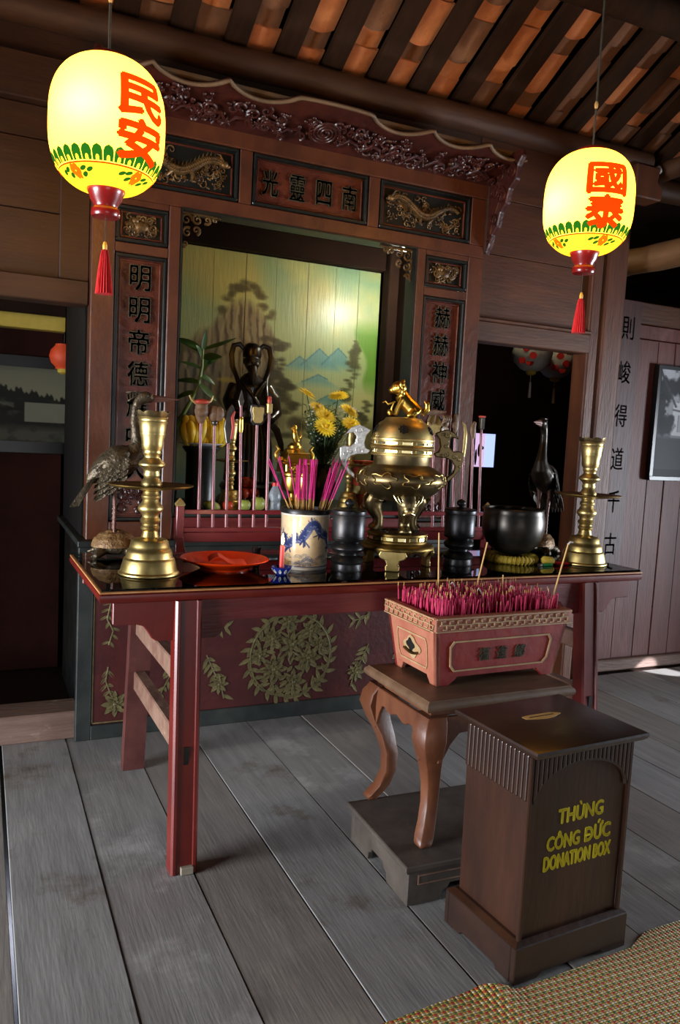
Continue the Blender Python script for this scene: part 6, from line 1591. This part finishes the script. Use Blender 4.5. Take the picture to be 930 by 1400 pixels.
def make_lantern(loc, label, chars, a0, bulb_dir, ztop):
    t = thing('hanging_lantern', label, 'lantern', loc, 0, 'lit hanging lanterns')
    zc = -.158
    up_ = [(lr(z), z) for z in zs if z >= zc]; lo_ = [(lr(z), z) for z in zs if z <= zc]
    up_ = [(lr(zc), zc)]+up_; lo_ = lo_+[(lr(zc), zc)]
    sh = part('gauze_shell', MB().lathe(up_, 64, cap=False), LM, t, smooth=60)
    sl_ = part('lower_band', MB().lathe(lo_, 64, cap=False), LLOW, t, smooth=60)
    part('red_line', MB().lathe([(lr(zc)+.001, zc-.003), (lr(zc)+.003, zc), (lr(zc)+.001, zc+.003)], 64, cap=False), LRED, t)
    for i, c in enumerate(chars):
        g = glyph(MB(), c, 0, .052-.128*i, .165, .118, 0, .002, .030); part('character', curved(g, a0, .003), LRED, sh)
    nP = 30; pz = zc+.004
    def arc_piece(w_, h_, off, hz=0.):
        p = [(-w_/2, hz), (w_/2, hz), (w_/2, hz+h_*.6), (w_*.36, hz+h_*.85), (0, hz+h_), (-w_*.36, hz+h_*.85), (-w_/2, hz+h_*.6)]
        m_ = MB().prism([(a, b+pz) for a, b in p], 'y', 0, .0005); return curved(m_, 0, off)
    g1 = mesh_of('lotus_petal', arc_piece(.036, .044, .0015), LGRN); g2 = mesh_of('petal_heart', arc_piece(.011, .015, .0028), LM)
    for k in range(nP):
        o = link('lotus_petal', g1, t); o.rotation_euler = (0, 0, 2*PI*k/nP); o2 = link('petal_heart', g2, o)
    for k in range(4):     # flowers on the lower band
        aa = a0+k*PI/2+.15; m_ = MB()
        for j in range(6):
            b_ = 2*PI*j/6; m_.prism([(.017*math.cos(b_)+.012*math.cos(c_), -.178+.010*math.sin(b_)+.009*math.sin(c_)) for c_ in [2*PI*q/10 for q in range(10)]], 'y', 0, .0005)
        part('painted_flower', curved(m_, aa, .002), LORG, sl_)
        m_ = MB()
        for x, z in ((-.045, -.172), (.045, -.173), (-.040, -.186), (.043, -.187), (-.075, -.176), (.075, -.176)):
            m_.prism([(x+.016*math.cos(c_), z+.006*math.sin(c_+.5)) for c_ in [2*PI*q/10 for q in range(10)]], 'y', 0, .0005)
        part('painted_leaves', curved(m_, aa, .0022), LGRN, sl_)
    part('top_cap', MB().lathe([(0, LH-.012), (.078, LH-.012), (.080, LH-.004), (.072, LH+.010), (.060, LH+.018), (0, LH+.020)], 32, cap=False), M['lred'], t, smooth=40)
    bs = part('turned_base', MB().lathe([(.060, -LH+.010), (.062, -LH), (.056, -LH-.012), (.050, -LH-.030), (.040, -LH-.044), (.038, -LH-.052), (.046, -LH-.060), (.048, -LH-.076), (.044, -LH-.084), (0, -LH-.086)], 32, cap=False), M['lred'], t, smooth=40)
    part('hanging_wire', MB().tube([(0, 0, LH+.01), (0, 0, ztop-loc[2])], .0045, 6), M['cord'], t)
    part('wire_knot', MB().ell((0, 0, LH+.20), (.008, .008, .018), 8, 6), M['stick'], t, smooth=60)
    part('tassel_cord', MB().tube([(0, 0, -LH-.08), (0, 0, -LH-.165)], .0016, 5), M['cord'], t)
    part('tassel_knot', MB().lathe([(.003, 0), (.007, .006), (.008, .018), (.005, .030), (0, .034)], 10, (0, 0, -LH-.195)), mat('tassel_gold', (236, 170, 60), None, rough=.5), t, smooth=60)
    ts = MB(); n = 40; vs = []; fs = []
    for j, (r, z) in enumerate(((.009, -LH-.19), (.013, -LH-.205), (.020, -LH-.26), (.027, -LH-.335))):
        for k in range(n): a = 2*PI*k/n; q = r*(1+.10*math.sin(k*PI)*0+(.09 if k % 2 else -.09)); vs.append((q*math.cos(a), q*math.sin(a), z))
    for j in range(3):
        for k in range(n): k2 = (k+1) % n; fs.append((j*n+k, j*n+k2, (j+1)*n+k2, (j+1)*n+k))
    fs.append(tuple(range(n))); fs.append(tuple(range(3*n, 4*n)))
    part('tassel', ts.add(vs, fs), M['tassel'], t)
    l = bpy.data.lights.new('lantern_bulb', 'POINT'); l.energy = .62; l.color = (1, .93, .75); l.shadow_soft_size = .03
    o = bpy.data.objects.new('lantern_bulb', l); COL.objects.link(o); o.location = Vector(loc)+Vector(bulb_dir)
    return t
make_lantern((.377, 2.80, 2.518), 'lit yellow hanging lantern on the left with red characters and red tassel', '民安', R(-62), (-.055, -.085, .01), 4.2)
make_lantern((2.35, 2.72, 2.580), 'lit yellow hanging lantern on the right with red characters and red tassel', '國泰', R(-108), (-.10, .0, -.02), 4.2)

# ---- unlit lanterns in the rooms behind
def dim_lantern(loc, label, m_, r=.15, flowers=True, fa=0.):
    t = thing('paper_lantern', label, 'lantern', loc, 0, 'unlit lanterns in the rooms behind')
    part('paper_shell', MB().lathe([(.05, -r*.86), (r*.55, -r*.76), (r*.86, -r*.45), (r, 0), (r*.9, r*.42), (r*.6, r*.76), (.05, r*.86)], 36), m_, t, smooth=60)
    part('base_cup', MB().lathe([(.02, -r*.86-.03), (.035, -r*.86-.02), (.04, -r*.86+.006)], 20), M['straw'], t, smooth=40)
    if flowers: part('tassel', MB().tube([(0, 0, -r*.86-.03), (0, 0, -r*.86-.08)], .002, 5).tube([(0, 0, -r*.86-.08), (0, 0, -r*.86-.19)], [.007, .011], 8), M['lpaper'], t)
    part('cord', MB().tube([(0, 0, r*.8), (0, 0, r+.7)], .003, 5), M['cord'], t)
    if flowers:
        for k, (a, z) in enumerate(((0, .02), (.35, -.03), (.2, -.075), (-.25, -.06), (-.15, .06), (.5, .05), (2.4, .0), (2.1, -.06))):
            rr = math.sqrt(max(.001, r*r-(z*1.1)**2))+.002; aa = fa+a; m2 = MB()
            m2.prism([(.026*math.cos(c_), z+.024*math.sin(c_)) for c_ in [2*PI*q/14 for q in range(14)]], 'y', -rr, -rr+.012)
            m2.xf(Matrix.Rotation(aa+PI/2, 4, 'Z')); part('painted_flower', m2, M['lflower'], t)
    return t
dim_lantern((3.59, 4.62, 2.205), 'white paper lantern with red flowers seen under the right lintel', M['lpaper'], .145, True, R(-145))
dim_lantern((3.89, 4.72, 2.185), 'white paper lantern partly hidden by the right door post', M['lpaper'], .145, True, R(-118))
dim_lantern((.455, 5.02, 1.93), 'red paper lantern half hidden in the dark left room', mat('red_lantern_paper', (206, 60, 24), (226, 84, 40), rough=.6, scale=6), .085, False)

# ---- window glimpsed through the right doorway
wd = sempty('window_1', (3.84, 5.485, 1.49))
for _p, _e in (((3.25, 4.35, 2.9), 9), ((-.35, 4.60, 2.55), 7)):    # unseen fill lights added to brighten both back rooms
    _r = bpy.data.lights.new('back_room_fill', 'POINT'); _r.energy = _e; _r.color = (1, .88, .6); _r.shadow_soft_size = .06
    _q = bpy.data.objects.new('back_room_fill', _r); COL.objects.link(_q); _q.location = _p
part('window_frame', rects_frame(MB(), -.125, .115, -.155, .155, .016, -.02, .01), M['dark'], wd)
part('pane', MB().box(0, .10, -.006, .0, -.14, .14), M['lit'], wd)
part('pane', MB().box(-.11, -.005, -.006, .0, -.14, .14), M['litp'], wd)
part('figure_shadow', MB().ell((-.06, -.012, .0), (.016, .004, .055), 10, 6).ell((-.035, -.012, .02), (.022, .004, .016), 10, 6).ell((-.09, -.012, -.06), (.012, .004, .07), 8, 6), M['dark'], wd)

# ---- framed photograph on the red wall
def bw(w_, h_, seed): 
    c = Canvas(w_, h_, (150, 152, 156)); return c, c.noise(50, seed), c.noise(16, seed+1, 5)
c, n1_, n2_ = bw(150, 240, 3)
c.mix(np.clip(.9-c.Y/c.h*2.2, 0, 1)*.7, (196, 200, 206)); 
c.mix(np.clip((c.Y-c.h*.56)/20, 0, 1), (70, 72, 76))
c.mix(((c.X > 45) & (c.Y > 70) & (c.Y < 150)).astype(float)*.9, (206, 208, 212)); c.mix(((c.X > 60) & (c.Y > 98) & (c.Y < 138)).astype(float)*.8, (160, 162, 168))
for k in range(7): c.stroke([(62+k*12, 100), (62+k*12, 136)], 1.2, (110, 112, 118), .8)
c.stroke([(45, 88), (150, 96)], 2, (90, 92, 96), .9); c.stroke([(45, 148), (150, 150)], 3, (120, 122, 128), .9)
for x, y, rx, ry in ((40, 40, 60, 34), (100, 60, 60, 16), (10, 90, 22, 40), (24, 120, 30, 34), (120, 20, 30, 26)): c.blob(x, y, rx, ry, (34, 35, 38), .9, .4, n2_, .8)
c.stroke([(0, 0), (52, 80)], 3, (60, 62, 66), .8); c.mix((c.X < 6)*1., (30, 30, 32)); c.mix((c.Y > 222)*.8, (40, 41, 44))
pic = thing('framed_photograph', 'black framed black-and-white photograph of a building on the red board wall', 'picture', (4.245, 4.095, 1.35))
part('frame', rects_frame(MB(), 0, .56, 0, .80, .028, -.028, .012), M['frameb'], pic, bev=.003)
painted_rect('photograph', c, 0, 1, .026, .534, .026, .774, -.014, .01, vcol_mat('photo_print', rough=.5, spec=.2), pic, 110, 170)
# ---- framed landscape photograph in the left room
c, n1_, n2_ = bw(260, 150, 8)
c.a[:] = (120, 118, 96); c.mix(np.clip(1-c.Y/60, 0, 1)*.5, (86, 86, 74))
hill = lambda x: 60-22*np.sin(np.clip(x/190, 0, 1)*PI)+3*np.sin(x*.4)
c.below(lambda x: 60-20*np.sin(np.clip((x-20)/215, 0, 1)*PI)+4*np.sin(x*.31)+3*np.sin(x*.93), (26, 27, 24), 1, 2)
c.mix(np.clip((n2_-.5)*4, 0, 1)*(c.Y > 62)*.6, (66, 68, 58)); c.mix(np.clip((c.Y-112)/14, 0, 1)*.6, (96, 96, 82)); c.mix(np.clip((n2_-.52)*5, 0, 1)*(c.Y > 112)*.6, (30, 31, 28))
c.mix(((c.X > 185) & (c.X < 245) & (c.Y > 70) & (c.Y < 108))*.9, (120, 120, 104)); c.stroke([(20, 92), (180, 84)], 3, (20, 20, 18), .9)
for k in range(10): c.stroke([(30+k*14, 66+3*math.sin(k)), (170, 72+k)], .8, (84, 86, 74), .5)
pl2 = thing('framed_landscape', 'framed landscape photograph with a dark hill hanging in the left room', 'picture', (.02, 5.105, 1.345))
part('frame', rects_frame(MB(), -.62, .60, 0, .58, .07, -.02, .012), M['frameb'], pl2, bev=.003)
painted_rect('photograph', c, 0, 1, -.555, .535, .06, .52, -.006, .006, MATS['photo_print'], pl2, 180, 80)

# ---- couplet board on the right wall
cb = thing('couplet_board', 'long upright inscribed board with black characters beside the right post', 'inscription board', (3.945, 4.088, .62))
part('board', MB().box(-.112, .112, -.012, .016, 0, 1.93), M['couplet'], cb, bev=.004)
for i, ch in enumerate('則峻得道千古'):
    part('character', glyph(MB(), ch, -.002, 1.745-.292*i, .105, .150, -.0135, .004, .006), M['ink'], cb)
# ---- small white fitting on the corner post, sun patch by the wall
bl = thing('lamp_holder', 'small white lamp holder on the beam above the right post', 'lamp holder', (3.875, 3.93, 3.31))
part('cup', MB().tube([(0, 0, .0), (.02, -.01, .01), (.055, -.02, .03)], [.012, .024, .026], 12), M['bulb'], bl, smooth=50)
part('bracket', MB().box(-.05, .0, .0, .02, -.03, -.01), M['bulb'], bl)
sl2 = bpy.data.lights.new('sunbeam', 'SPOT'); sl2.energy = 2600; sl2.spot_size = R(4.2); sl2.spot_blend = .5; sl2.color = (.85, .9, 1); sl2.shadow_soft_size = .01
so = bpy.data.objects.new('sunbeam', sl2); COL.objects.link(so); so.location = (6.0, 1.9, 1.4)
so.rotation_euler = (Vector((4.42, 3.98, .01))-Vector(so.location)).to_track_quat('-Z', 'Y').to_euler()
